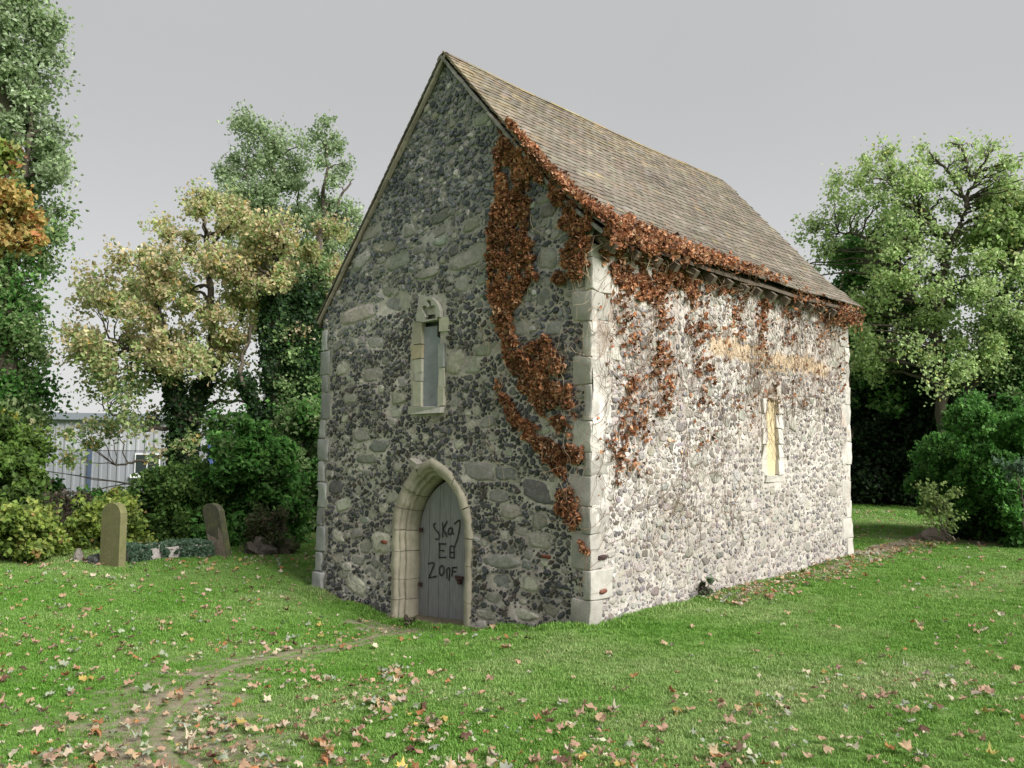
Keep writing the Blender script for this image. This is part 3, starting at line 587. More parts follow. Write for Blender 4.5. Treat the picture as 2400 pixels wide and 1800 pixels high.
# ---- side wall lancet
SWN = mk('blocked_window', *(lambda m: (np.concatenate(m.V), [np.concatenate(m.Q)]))(MB().box((-.06, 3.84, 2.32), (.06, .34, 1.3))), M['dressed'], CH, (.60, .50, .31))
for k in range(5):
    z0 = 1.74+k*.2; mb = MB(); mb.box((-.04, 3.61+rr.uniform(-.02, .02), z0+.1), (.12, .13, .19), col=(.50, .47, .42), jit=.012); mb.build('jamb_stone', M['dressed'], SWN)
    mb = MB(); mb.box((-.04, 4.06+rr.uniform(-.02, .02), z0+.1), (.12, .15, .19), col=(.54, .52, .48), jit=.012); mb.build('jamb_stone', M['dressed'], SWN)
mb = MB(); mb.box((-.03, 3.85, 1.69), (.13, .52, .09), col=(.42, .40, .36), jit=.01); mb.build('window_sill', M['dressed'], SWN)
hs = [(3.60, 2.74), (3.66, 2.90), (3.83, 3.00), (4.0, 2.92), (4.08, 2.74)]; hh = [(3.67, 2.75)]+[(3.84-.14*math.cos(t)*(1+.0), 2.75+.18*math.sin(t)**.8+(.03 if abs(t-1.57) < .2 else 0)) for t in np.linspace(.2, 2.94, 9)]+[(3.98, 2.75)]
curve_plate(hs, [[(a, b+.004) for a, b in hh]], -.045, .11, 'arch_head', M['dressed'], SWN, (.47, .44, .385), 's')
for yy, zz in ((3.80, 2.83), (3.90, 2.74)):
    mb = MB(); mb.box((-.04, yy, zz), (.1, .09, .07), col=(.5, .36, .27), jit=.012); mb.build('broken_cusp', M['block'], SWN)

# ================================================================== ROOF
roof = MB()
PR = [(EX-.03, EZ), (-.35, EZ+(EX+.35)*.83), (RX, RZ)]
y0r, y1r = -.06, L+.04
def sag(y, zf): return -.035*np.sin(np.pi*np.clip(y/L, 0, 1))+(fbm(y*.9, zf*.7, 120, 3)-.5)*.055
ys = np.linspace(y0r+.03, y1r-.03, 30)
prof = [(EX-.02, EZ-.035), (-.35, float(roofline(np.array(-.35)))-.055), (RX, RZ-.055), (LX+.03, LZ-.055)]
V = []; 
for y in ys:
    for x, zz in prof: V += [(x, y, zz+sag(y, zz)), (x, y, zz-.03+sag(y, zz))]
V = np.array(V); n = 8; F = []
for i in range(len(ys)-1):
    b = i*n
    for j in range(3): F += [[b+2*j, b+2*j+2, b+n+2*j+2, b+n+2*j], [b+2*j+1, b+n+2*j+1, b+n+2*j+3, b+2*j+3]]
    F += [[b, b+n, b+n+1, b+1], [b+6, b+7, b+n+7, b+n+6]]
for b in (0, (len(ys)-1)*n):
    for j in range(3): F.append([b+2*j, b+2*j+1, b+2*j+3, b+2*j+2])
RF = mk('roof', V, np.array(F), M['timber'], CH, (.10, .08, .06))
TW, TG, TL_, TT = .163, .098, .25, .013
def tile_geo(p, ax, up, nrm, w, l, t, warp):
    v = np.array([(i, j, k) for i in (-.5, 0, .5) for j in (0, 1) for k in (0, 1)], float); v[:, 2] = v[:, 2]*t+warp*(1-np.abs(v[:, 0])*4*np.abs(v[:, 0]))
    Vt = p+v[:, :1]*w*ax+v[:, 1:2]*l*up+v[:, 2:]*nrm
    return Vt
TF = np.array([[1, 5, 7, 3], [5, 9, 11, 7], [0, 4, 5, 1], [4, 8, 9, 5], [0, 1, 3, 2], [8, 10, 11, 9]])
TPAL = [((0.169, 0.139, 0.113), 4), ((0.195, 0.161, 0.131), 4), ((0.146, 0.124, 0.103), 3), ((0.176, 0.165, 0.128), 3), ((0.221, 0.191, 0.160), 2), ((0.221, 0.204, 0.188), .6), ((0.154, 0.146, 0.103), 1.5), ((0.206, 0.146, 0.106), 1)]
LICH = [((0.259, 0.200, 0.109), 2), ((0.229, 0.183, 0.116), 3), ((0.214, 0.187, 0.128), 3)]
TILES = []
def slope_point(s):                       # s metres up from the eave along the right slope
    l1 = math.hypot(EX+.35, (EX+.35)*.83)
    zk = float(roofline(np.array(-.35)))
    if s < l1: t = s/l1; p = (EX+(-.35-EX)*t, EZ+.02+(zk-EZ-.02)*t)
    else:
        l2 = math.hypot(RX+.35, RZ-zk); t = (s-l1)/l2; p = (-.35+(RX+.35)*t, zk+(RZ-zk)*t)
    return p
SLEN = math.hypot(EX+.35, (EX+.35)*.83)+math.hypot(RX+.35, RZ-float(roofline(np.array(-.35))))
nr = int(SLEN/TG)
for r_ in range(nr):
    s = r_*TG; (xa, za), (xb, zb) = slope_point(s), slope_point(min(s+.12, SLEN)); up = np.array([xb-xa, 0, zb-za]); up /= np.linalg.norm(up)
    y = y0r-(.08 if r_ % 2 else 0); rowj = rr.normal(0, .002)
    while y < y1r:
        w = TW*rr.uniform(.95, 1.03); yc = y+w/2; y += w+.001
        if yc-w/2 < y0r-.01: w = w-(y0r-(yc-w/2)); yc = y0r+w/2
        u2 = up+np.array([0, rr.normal(0, .012), 0]); u2 = u2+np.cross([0, 1, 0], u2)*rr.normal(-.0, .012); nrm = np.cross(u2, [0, -1, 0]); nrm /= np.linalg.norm(nrm)
        if nrm[2] < 0: nrm = -nrm
        u2 = u2-nrm*.085                      # each tile lies tilted on the course below
        ax = np.array([0, 1, rr.normal(0, .03)])
        slip = -.04 if rr.uniform() < .014 else rr.normal(0, .004)
        l = min(TL_, SLEN-s+.02); p = np.array([xa, yc, za+sag(yc, za)])+nrm*.020+up*(slip+rowj)
        lich = sstep(.6, .98, s/SLEN)*.6+.5*(1-sstep(.1, .7, yc))*sstep(.15, .6, s/SLEN)+.05; nz = fbm(yc*1.3, s*1.5, 130, 3)
        col = pick(rr, LICH) if rr.uniform() < lich*(.3+1.2*nz) else pick(rr, TPAL)
        c = p+up*.05; sz = w*.1*abs(np.dot(nrm, CAM-c))/np.linalg.norm(CAM-c)**3
        col = (col*.55+np.array((.19, .165, .13))*.45)*(.62+.62*fbm(yc*1.1, s*1.4, 133, 4))
        TILES.append((tile_geo(p, ax, u2, nrm, w, l, TT, .003), col, sz))
TILES.sort(key=lambda t: -t[2])
for V, c, _ in TILES[:300]: mk('roof_tile', V, TF, M['tile'], RF, c, org=V.mean(0))
mb = MB()
for V, c, _ in TILES[300:]: mb.add(V, TF, c)
# the far slope: courses along the verge and down the hidden side
up = np.array([RX-LX, 0, RZ-LZ]); LL = np.linalg.norm(up); up /= LL; nr2 = int(LL/TG); nrm = np.array([-up[2], 0, up[0]])
for r_ in range(nr2):
    p0 = np.array([LX, 0, LZ])+up*r_*TG
    for j in range(40):
        yc = y0r+.08+j*TW
        if yc > y1r: break
        mb.add(tile_geo(np.array([p0[0], yc, p0[2]+sag(yc, p0[2])])+nrm*.012, np.array([0, -1, rr.normal(0, .015)]), up-nrm*.085, nrm, TW*.97, min(TL_, LL-r_*TG), TT, .006), TF, pick(rr, TPAL))
mb.build('roof_tile', M['tile'], RF, kind='stuff')
for k in range(21):                      # ridge tiles
    yy = y0r+.01+k*.31; th = np.linspace(-1.25, 1.25, 7); V = []
    for e, y in enumerate((yy, min(yy+.305, y1r))):
        for rad_, in ((.105,), (.088,)):
            for t in th: V.append((RX+rad_*math.sin(t)*1.1, y, RZ-.09+rad_*math.cos(t)*.9+sag(y, RZ)))
    F = []
    for j in range(6): F += [[j, j+1, 14+j+1, 14+j], [7+j, 21+j, 22+j, 8+j], [j, 7+j, 8+j, j+1], [14+j, 15+j, 22+j, 21+j]]
    F += [[0, 14, 21, 7], [6, 13, 27, 20]]
    mk('ridge_tile', V, np.array(F), M['tile'], RF, pick(rr, LICH if k % 5 else TPAL), smooth=False)
mb = MB()                                # pale mortar fillet and undercloak under both verges
for (xa, za, xb, zb) in ((RX, RZ, -.35, float(roofline(np.array(-.35)))), (-.35, float(roofline(np.array(-.35))), EX, EZ+.02), (RX, RZ, LX, LZ)):
    n = 14
    for i in range(n):
        t0, t1 = i/n, (i+1)/n; a = np.array([xa+(xb-xa)*t0, 0, za+(zb-za)*t0]); b = np.array([xa+(xb-xa)*t1, 0, za+(zb-za)*t1]); d = (b-a)/np.linalg.norm(b-a); c = (a+b)/2; nr_ = np.array([-d[2], 0, d[0]]); nr_ = nr_ if nr_[2] > 0 else -nr_
        R = np.stack([d, [0, 1, 0], nr_], 1); mb.box(c-nr_*(.052)+[0, -.035, 0], (np.linalg.norm(b-a)*1.0, .05, .035), R, np.array((.30, .27, .21) if xb < RX else (.27, .26, .24))*rr.normal(1, .1), .003)
mb.build('verge_fillet', M['mortar'], RF)
for k in range(17):                      # rafter feet under the eave
    y = .12+k*.38+rr.uniform(-.03, .03); c, s_ = math.cos(.69), math.sin(.69)
    mb = MB(); mb.box((.04, y, 4.165+float(sag(y, 4))), (.40, .075, .09), [[c, 0, s_], [0, 1, 0], [-s_, 0, c]], (.13, .105, .08)); mb.build('rafter_foot', M['timber'], RF)
mb = MB(); mb.box((-.30, L/2, 4.12), (.12, L-.1, .12), col=(.10, .08, .06)); mb.build('wall_plate', M['timber'], RF)
mb = MB(); mb.box((-.16, L/2, 4.06), (.30, L-.05, .04), col=(.4, .38, .34)); mb.build('wall_head', M['mortar'], CH)
# ================================================================== LEAVES
def rot_basis(n, rr_, up_bias=0):
    a = rr_.normal(size=(n, 3)); a[:, 2] += up_bias; a /= np.linalg.norm(a, axis=1)[:, None]
    b = rr_.normal(size=(n, 3)); b -= (a*b).sum(1)[:, None]*a; b /= np.linalg.norm(b, axis=1)[:, None]
    return a, b, np.cross(a, b)
def leafmesh(C, S, rr_, col, asp=.75, fold=.25, up_bias=.4):
    """folded leaf blades: C centres (n,3), S lengths (n,), col (n,3)"""
    n = len(C); nn, b, c = rot_basis(n, rr_, up_bias); S = S[:, None]
    A = C-b*S*.5; B = C+b*S*.5; Lf = C+c*S*asp*.5+nn*S*fold*rr_.uniform(.3, 1, (n, 1)); Rt = C-c*S*asp*.5+nn*S*fold*rr_.uniform(.3, 1, (n, 1))
    V = np.stack([A, Rt, B, Lf], 1).reshape(-1, 3); i = np.arange(n)*4
    F = np.concatenate([np.stack([i, i+1, i+2], 1), np.stack([i, i+2, i+3], 1)]); return V, F, np.repeat(col, 4, 0)
def palcols(rr_, pal, n):
    w = np.array([p[1] for p in pal], float); k = rr_.choice(len(pal), n, p=w/w.sum()); return np.array([p[0] for p in pal])[k]
PF = 1.0; SPF = 1.0; SHF = 1.0
def clump_cloud(rr_, C, R, per, pal, lsize, twigs=14, spread=.16, flat=.8, shell=.55):
    """C (m,3) clump centres, R (m,) radii -> leaf centres grouped on twigs, with a colour drift per clump"""
    out = []; cols = []; tws = []
    for c, r in zip(C, R):
        nt = max(3, int(twigs)); d = rr_.normal(size=(nt, 3)); d /= np.linalg.norm(d, axis=1)[:, None]; rad_ = (shell*SHF+(1-shell*SHF)*rr_.uniform(0, 1, nt))*r
        t = c+d*rad_[:, None]*[1, 1, flat]; tws.append(t)
        k = max(1, int(per*PF/nt)); q = (t[:, None]+rr_.normal(0, spread*SPF*r, (nt, k, 3))).reshape(-1, 3); q[:, 2] -= np.abs(rr_.normal(0, .25*spread*r, len(q)))
        cc = palcols(rr_, pal, nt); cc = cc*rr_.normal(1, .13, (nt, 1))*rr_.normal(1, .10); c2 = np.repeat(cc, k, 0); alt = palcols(rr_, pal, len(c2)); mx = rr_.uniform(0, 1, (len(c2), 1)) < .4
        c2 = np.where(mx, alt, c2)*rr_.normal(1, .14, (len(c2), 1)); out.append(q); cols.append(c2)
    return np.concatenate(out), np.clip(np.concatenate(cols), .004, .8), tws
def in_outline(rr_, poly, n):
    p = np.array(poly, float); lo, hi = p.min(0), p.max(0); out = []
    while len(out) < n:
        q = rr_.uniform(lo, hi, (n*2, 2)); q = q[inpoly(poly, q[:, 0], q[:, 1])]
        for c in q:                        # spread out
            if len(out) < n and (not out or min(np.hypot(*(c-o)) for o in out) > .55*math.sqrt((hi[0]-lo[0])*(hi[1]-lo[1])/n)*rr_.uniform(.3, 1)): out.append(c)
    return np.array(out)
FWD = CF*[1, 1, 0]; FWD = FWD/np.linalg.norm(FWD)
def tree(name, label, cat, base, dist, stems, crowns, seed, bark=(.10, .085, .065), lsize=.13, group=None, stem_n=9, branch_r=.035, ivy=None, mat_leaf='leaf', tw=True, depth=.5, asp=.75, br_every=1, pf=.62, sp=1.7, sh=.5):
    global PF, SPF, SHF
    PF, SPF, SHF = pf, sp, sh
    """stems: [(points in photo px, r0, r1)]; crowns: [(outline px, clumps, clump radius px, leaves per clump, palette)]"""
    rr_ = np.random.default_rng(seed); b = G(*base) if dist is None else None
    if b is None:
        q = P3(base[0], base[1], dist); b = np.array([q[0], q[1], float(hz(q[0], q[1]))])
    dist = float(np.hypot(*(b-CAM)[:2]))
    T = thing(name, label, cat, b, group); tk = MB(); nodes = []
    for pts, r0, r1 in stems:
        P = [P3(x, y, dist) for x, y in pts]; 
        if pts[0][1] >= base[1]-5: P[0] = P[0]*[1, 1, 0]+[0, 0, float(hz(P[0][0], P[0][1]))-.15]
        P = np.array(P)+FWD*(rr_.normal(0, .08, (len(P), 1))*(r0 < .12)); m = len(P)*6; t = np.linspace(0, len(P)-1, m); P = np.stack([np.interp(t, np.arange(len(P)), P[:, i]) for i in range(3)], 1)
        for _ in range(4): P[1:-1] = (P[:-2]+2*P[1:-1]+P[2:])/4
        P[1:-1] += rr_.normal(0, .18*r0+.01, (m-2, 3)); r = np.linspace(r0, r1, m); r[:3] *= [1.5, 1.2, 1.05] if pts[0][1] >= base[1]-5 else [1, 1, 1]
        tk.tube(P, r, stem_n, np.array(bark)*rr_.normal(1, .1)); nodes += [(p, q) for p, q in zip(P[2:], r[2:])]
    NP = np.array([p for p, q in nodes]) if nodes else None
    LC = []; LK = []; LS = []
    for outline, m, rp, per, pal in crowns:
        c2 = in_outline(rr_, outline, m); hwid = (np.ptp(np.array(outline)[:, 0]))/FPX*dist*depth
        xm = np.array(outline)[:, 0].mean(); hw = np.ptp(np.array(outline)[:, 0])/2
        C = []
        for x, y in c2:
            k = math.sqrt(max(.15, 1-((x-xm)/hw)**2)); x, y = x+rr_.normal(0, rp*.55), y+rr_.normal(0, rp*.55); p = P3(x, y, dist); off = FWD*rr_.uniform(-1, 1)*hwid*k
            d = (dist+np.dot(off, FWD))/dist; C.append(CAM+(p-CAM)*d)
        C = np.array(C); R = rp/FPX*dist*rr_.uniform(.55, 1.45, m)
        L_, K_, tws = clump_cloud(rr_, C, R, per, pal, lsize); LC.append(L_); LK.append(K_)
        if NP is not None and tw:
            for ci, (c, t4) in enumerate(zip(C, tws)):
                if ci % br_every: continue
                d = np.linalg.norm(NP-c, axis=1)+1.5*np.maximum(0, NP[:, 2]-c[2]+.2); j = int(np.argmin(d)); a = NP[j]; r0 = min(nodes[j][1]*.6, branch_r*(1+.4*np.linalg.norm(c-a)))
                mid = (a+c)/2+[0, 0, .12*np.linalg.norm(c-a)]+rr_.normal(0, .05*np.linalg.norm(c-a), 3); s = np.linspace(0, 1, 7)[:, None]
                Q = a*(1-s)**2+2*mid*s*(1-s)+c*s**2; Q[1:-1] += rr_.normal(0, .03, (5, 3)); tk.tube(Q, np.linspace(r0, r0*.35, 7), 5, np.array(bark)*.9)
                for t in t4[:: max(1, len(t4)//5)]: tk.tube([c, (c+t)/2+rr_.normal(0, .03, 3), t], [r0*.3, r0*.22, r0*.1], 3, np.array(bark)*.85)
    if tk.n: tk.build('trunk', M['bark'], T, smooth=True)
    for i, (C, K) in enumerate(zip(LC, LK)):
        pass
    C = np.concatenate(LC); K = np.concatenate(LK); S = lsize*rr_.uniform(.6, 1.25, len(C)); V, F, K = leafmesh(C, S, rr_, K, asp)
    mk('crown', V, F, M[mat_leaf], T, K)
    if ivy:
        IC = []; 
        for (pts, wid, n_, ) in ivy:
            P = np.array([P3(x, y, dist) for x, y in pts]); t = rr_.uniform(0, len(P)-1, n_); Q = np.stack([np.interp(t, np.arange(len(P)), P[:, i]) for i in range(3)], 1)
            w = wid*(.6+.8*fbm(t*2.2, 0*t, seed)); d = rr_.normal(size=(n_, 3)); d /= np.linalg.norm(d, axis=1)[:, None]; IC.append(Q+d*w[:, None]*rr_.uniform(.75, 1.15, (n_, 1)))
        IC = np.concatenate(IC); pal = [((.035, .085, .025), 4), ((.05, .11, .035), 3), ((.07, .14, .045), 1.5), ((.03, .06, .03), 3)]
        V, F, K = leafmesh(IC, .09*rr_.uniform(.6, 1.3, len(IC)), rr_, np.clip(palcols(rr_, pal, len(IC))*rr_.normal(1, .2, (len(IC), 1)), .003, 1), .9, up_bias=0); mk('ivy', V, F, M['leaf'], T, K)
    return T
GRN = [((.19, .30, .11), 4), ((.14, .24, .08), 3), ((.26, .37, .16), 2), ((.33, .40, .2), 1)]
PGR = [((.34, .44, .25), 4), ((.27, .37, .18), 3), ((.42, .50, .34), 2), ((.18, .27, .12), 1.3)]
TAN = [((.56, .46, .27), 4), ((.46, .46, .22), 4), ((.38, .47, .20), 4), ((.27, .37, .13), 2.5), ((.60, .52, .36), 2), ((.58, .42, .15), .7)]
SHADED = [((0.017, 0.039, 0.013), 4), ((0.024, 0.054, 0.018), 3), ((0.038, 0.075, 0.025), 1.5), ((0.011, 0.022, 0.011), 2)]  # leaf greens sunk near black, carrying the shade under the trees
DKG = [((.065, .19, .035), 4), ((.10, .25, .055), 3), ((.15, .32, .075), 2), ((.035, .085, .02), 1.5)]
DKG_ = [((0.040, 0.098, 0.025), 4), ((0.063, 0.138, 0.034), 3), ((0.092, 0.184, 0.046), 1.5), ((0.025, 0.057, 0.021), 2)]
YEL = [((0.260, 0.351, 0.072), 4), ((0.195, 0.286, 0.065), 3), ((0.351, 0.403, 0.104), 2), ((0.130, 0.195, 0.052), 2), ((0.390, 0.260, 0.104), .5)]
ORG = [((.50, .31, .10), 3), ((.48, .37, .13), 3), ((.38, .18, .08), 1.3), ((.36, .38, .13), 2.5)]
ASH = [((.38, .52, .20), 4), ((.44, .57, .26), 3), ((.50, .59, .31), 1.8), ((.25, .37, .12), 1.3), ((.52, .53, .19), .4)]
ASH_ = [((0.196, 0.323, 0.102), 4), ((0.255, 0.399, 0.145), 3), ((0.340, 0.459, 0.153), 1.5), ((0.119, 0.221, 0.068), 2), ((0.459, 0.459, 0.119), .4)]
# ---- left side, back to front
tree('poplar_tree', 'tall grey-green poplar with upswept crown rising behind the tan-leaved maple', 'tree', (655, 1200), 34, [([(660, 1205), (655, 900), (650, 600), (640, 340)], .28, .05), ([(655, 850), (620, 600), (575, 400)], .14, .03), ([(655, 900), (690, 650), (700, 450)], .14, .03)],
     [([(575, 295), (640, 285), (690, 330), (720, 430), (735, 560), (700, 700), (600, 700), (560, 560), (525, 440), (522, 400), (560, 380)], 78, 25, 640, PGR), ([(560, 560), (640, 470), (700, 600), (690, 720), (590, 720)], 14, 36, 500, GRN)], 101, lsize=.135, pf=.42, sp=2.1, sh=.35, depth=.3)
tree('poplar_tree', 'slender pale poplar at the chapel roof edge, beside the bigger poplar', 'tree', (770, 1200), 32, [([(775, 1205), (765, 800), (760, 500), (765, 330)], .22, .03), ([(765, 600), (800, 460), (830, 420)], .09, .02)],
     [([(730, 300), (790, 305), (805, 380), (790, 470), (860, 450), (850, 600), (800, 700), (720, 700), (730, 520), (735, 400)], 44, 24, 460, PGR)], 102, lsize=.13, pf=.42, sp=2.1, sh=.35, depth=.3)
tree('ivy_clad_tree', 'tall twin-stemmed tree with ivy-covered trunks and tan crown beside the chapel', 'tree', (655, 1262), 19, [([(655, 1265), (648, 1000), (648, 800), (640, 640), (660, 520)], .24, .06), ([(700, 1262), (705, 1000), (715, 800), (735, 640), (760, 520)], .2, .05), ([(635, 1050), (600, 960), (565, 880), (590, 760)], .08, .03)],
     [([(560, 560), (650, 500), (745, 500), (790, 470), (830, 520), (790, 640), (745, 760), (640, 760), (590, 700), (560, 640)], 42, 26, 560, TAN), ([(640, 780), (750, 640), (760, 900), (750, 1230), (660, 1240), (665, 1000), (640, 900)], 62, 28, 600, GRN), ([(660, 900), (760, 820), (765, 1240), (670, 1245)], 30, 36, 600, DKG)], 103, lsize=.09, pf=.5, sp=2.0, sh=.4,
     ivy=[([(655, 1250), (648, 1000), (648, 800), (642, 680)], .32, 7000), ([(700, 1250), (705, 1000), (715, 800), (730, 680)], .38, 9000), ([(635, 1050), (600, 960), (570, 890)], .17, 1800)], depth=.35)
tree('maple_tree', 'broad maple with forked dark trunk and tan autumn crown before the metal building', 'tree', (430, 1262), 20.5, [([(432, 1265), (430, 1120), (425, 1020)], .27, .24), ([(428, 1030), (415, 950), (400, 880), (380, 760), (350, 640)], .19, .05), ([(428, 1030), (450, 960), (480, 900), (500, 780), (490, 600), (470, 480)], .17, .04), ([(425, 1000), (500, 870), (560, 760), (600, 650)], .12, .03), ([(400, 900), (330, 840), (250, 780)], .09, .02), ([(430, 1000), (340, 1010), (250, 960)], .06, .02), ([(425, 1050), (350, 1080), (270, 1090)], .05, .02)],
     [([(300, 540), (380, 530), (440, 430), (500, 450), (580, 480), (600, 560), (640, 620), (620, 740), (560, 860), (480, 860), (400, 840), (300, 860), (210, 880), (165, 800), (230, 740), (200, 660), (280, 620)], 100, 28, 700, TAN), ([(190, 840), (300, 800), (420, 840), (560, 820), (640, 900), (560, 940), (460, 880), (380, 900), (300, 960), (200, 940)], 30, 28, 300, TAN[1:4]+GRN),
      ([(110, 1000), (180, 980), (290, 960), (400, 985), (450, 1030), (460, 1110), (380, 1120), (300, 1090), (200, 1085), (120, 1060)], 20, 26, 260, TAN[1:]+GRN[:2]), ([(420, 900), (520, 880), (560, 940), (520, 1000), (470, 1020)], 8, 30, 220, GRN), ([(185, 700), (260, 560), (230, 540), (160, 690)], 4, 22, 60, TAN)], 104, lsize=.10, pf=.40, sp=2.3, sh=.3,
     ivy=[([(432, 1250), (430, 1120), (425, 1020)], .38, 3800), ([(428, 1030), (415, 950), (400, 880)], .26, 2200), ([(428, 1030), (450, 960), (480, 900)], .24, 1800)], depth=.42, br_every=2)
tree('poplar_tree', 'tall green tree at the left edge of the photo, above the orange maple branch', 'tree', (20, 1290), 22, [([(20, 1295), (15, 900), (10, 500), (20, 0), (20, -150)], .3, .1), ([(15, 700), (60, 400), (90, 150)], .12, .03)],
     [([(-60, -120), (120, -60), (105, 60), (150, 130), (155, 260), (135, 330), (130, 480), (120, 540), (-60, 540)], 70, 32, 700, PGR), ([(-60, 420), (120, 480), (125, 560), (95, 620), (75, 800), (100, 860), (115, 950), (85, 1000), (-60, 1010)], 66, 36, 560, GRN), ([(-60, 700), (60, 700), (90, 860), (80, 1000), (-60, 1000)], 26, 44, 560, DKG)], 105, lsize=.11, pf=.42, sp=2.1, sh=.35, depth=.35)
tree('orange_maple_tree', 'maple with glowing orange and yellow leaves at the left edge of the photo', 'tree', (-60, 1300), 18, [([(-60, 1300), (-70, 900), (-50, 640), (0, 520)], .14, .05), ([(-60, 1100), (-20, 1000), (20, 990)], .05, .02)],
     [([(-80, 470), (20, 440), (80, 470), (95, 520), (70, 565), (0, 580), (-80, 560)], 18, 26, 420, ORG), ([(-60, 320), (20, 350), (30, 430), (-60, 440)], 7, 26, 240, ORG[2:]+YEL), ([(-60, 960), (30, 950), (45, 985), (0, 1010), (-60, 1010)], 5, 20, 240, [((.42, .33, .04), 2), ((.3, .3, .06), 1)])], 106, lsize=.12, depth=.3)
# ---- right side
tree('ash_tree', 'tall airy ash with dark stems and light green leaves behind the round dark bush', 'tree', (2225, 1180), 23.5, [([(2225, 1185), (2205, 1000), (2205, 850), (2195, 700), (2215, 610), (2235, 560), (2265, 500), (2280, 420), (2330, 340)], .15, .025), ([(2240, 1150), (2275, 900), (2290, 830), (2350, 700), (2400, 560)], .15, .04), ([(2235, 570), (2190, 520), (2140, 470), (2090, 420)], .09, .02), ([(2200, 720), (2120, 640), (2040, 560), (1960, 540)], .1, .02), ([(2270, 490), (2240, 420), (2180, 350)], .07, .02), ([(2285, 420), (2250, 350), (2230, 330)], .05, .015)],
     [([(1940, 420), (2000, 390), (2100, 330), (2160, 340), (2200, 430), (2230, 520), (2180, 600), (2100, 600), (2020, 560), (1960, 500)], 96, 24, 230, ASH), ([(2200, 330), (2320, 320), (2410, 360), (2420, 600), (2300, 560), (2240, 480)], 56, 24, 150, ASH), ([(1990, 640), (2080, 570), (2200, 590), (2300, 620), (2420, 620), (2430, 780), (2330, 860), (2220, 880), (2130, 900), (2020, 870), (1985, 760)], 88, 28, 520, ASH), ([(1860, 520), (1940, 500), (1960, 600), (1940, 690), (1880, 620)], 26, 22, 120, ASH), ([(2300, 660), (2430, 640), (2430, 900), (2340, 940), (2300, 860)], 26, 36, 300, GRN)], 107, lsize=.095, pf=.40, sp=2.4, sh=.3, depth=.28, branch_r=.03)
tree('holm_oak_tree', 'dense dark green tree standing right behind the far chapel corner', 'tree', (2060, 1188), 25.5, [([(2065, 1190), (2060, 1000), (2060, 820), (2070, 650)], .3, .1), ([(2130, 1190), (2140, 1000), (2120, 850)], .18, .06)],
     [([(1985, 570), (2060, 540), (2120, 560), (2140, 660), (2190, 760), (2190, 900), (2090, 980), (1990, 960), (1960, 800), (1940, 660)], 70, 36, 700, DKG+GRN[:2]), ([(1960, 900), (2080, 940), (2200, 900), (2230, 1040), (2190, 1178), (1960, 1180)], 110, 44, 700, SHADED)], 108, lsize=.13, depth=.35, br_every=3, pf=.9, sp=1.5)  # lower crown near black: understory shade put into the leaf colour
tree('shaded_evergreen_tree', 'evergreen with under-tree shade painted into its leaves, low behind the round bush at the right edge', 'tree', (2330, 1190), 27, [([(2330, 1192), (2330, 1000), (2330, 900)], .25, .1)],
     [([(2190, 960), (2300, 860), (2460, 830), (2480, 1190), (2190, 1190)], 90, 48, 650, SHADED)], 109, lsize=.17, depth=.3, br_every=3, pf=.9)  # added to fill the dark under the trees, its leaves coloured as shade
tree('evergreen_tree', 'mid-green leafy tree cut off by the right edge of the photo', 'tree', (2440, 1190), 24, [([(2440, 1195), (2440, 900), (2400, 650), (2380, 520)], .22, .05)],
     [([(2290, 470), (2360, 440), (2470, 450), (2480, 640), (2310, 620)], 30, 32, 420, ASH), ([(2360, 700), (2480, 650), (2480, 980), (2380, 960)], 22, 40, 380, DKG)], 110, lsize=.14, depth=.35)
BUSHY = dict(pf=1.0, sp=1.2, sh=.8)
tree('laurel_bush', 'big rounded dark evergreen bush on the lawn at the right edge', 'bush', (2330, 1275), 17.2, [([(2300, 1292), (2290, 1200), (2280, 1080)], .09, .03), ([(2350, 1292), (2360, 1200), (2370, 1050)], .09, .03), ([(2400, 1292), (2420, 1150), (2430, 1000)], .09, .03), ([(2330, 1292), (2330, 1150), (2330, 1000)], .08, .03)],
     [([(2185, 1090), (2210, 1000), (2260, 960), (2330, 935), (2400, 960), (2500, 960), (2520, 1290), (2300, 1290), (2235, 1230), (2200, 1160), (2150, 1120)], 150, 30, 720, DKG), ([(2250, 1190), (2500, 1150), (2520, 1300), (2270, 1300)], 44, 32, 600, SHADED)], 111, lsize=.075, depth=.45, br_every=4, **BUSHY)  # second clump set paints the bush's shaded underside
tree('sapling', 'straggly pale green sapling leaning out of the round dark bush', 'sapling', (2205, 1275), 15.3, [([(2230, 1265), (2200, 1230), (2160, 1225)], .015, .006), ([(2225, 1262), (2190, 1190), (2165, 1150)], .013, .005), ([(2230, 1262), (2215, 1200), (2200, 1160)], .012, .005)],
     [([(2150, 1140), (2190, 1130), (2240, 1160), (2250, 1230), (2200, 1255), (2165, 1230), (2170, 1180)], 20, 15, 60, [((.17, .24, .07), 3), ((.22, .28, .10), 2), ((.12, .18, .05), 2)])], 112, lsize=.075, depth=.4, branch_r=.006)
tree('variegated_shrub', 'blue-green leafy spray poking from the side of the round dark bush', 'shrub', (2400, 1292), 14.6, [([(2420, 1295), (2400, 1150), (2380, 1110)], .012, .005)], [([(2330, 1080), (2420, 1070), (2430, 1120), (2340, 1125)], 8, 14, 80, [((.10, .17, .11), 3), ((.14, .21, .14), 1)])], 113, lsize=.06, depth=.15, branch_r=.006)
for i, (x, D, s, lab) in enumerate(((300, 60, 1, 'dark tree line far behind the metal building'),)):
    pass
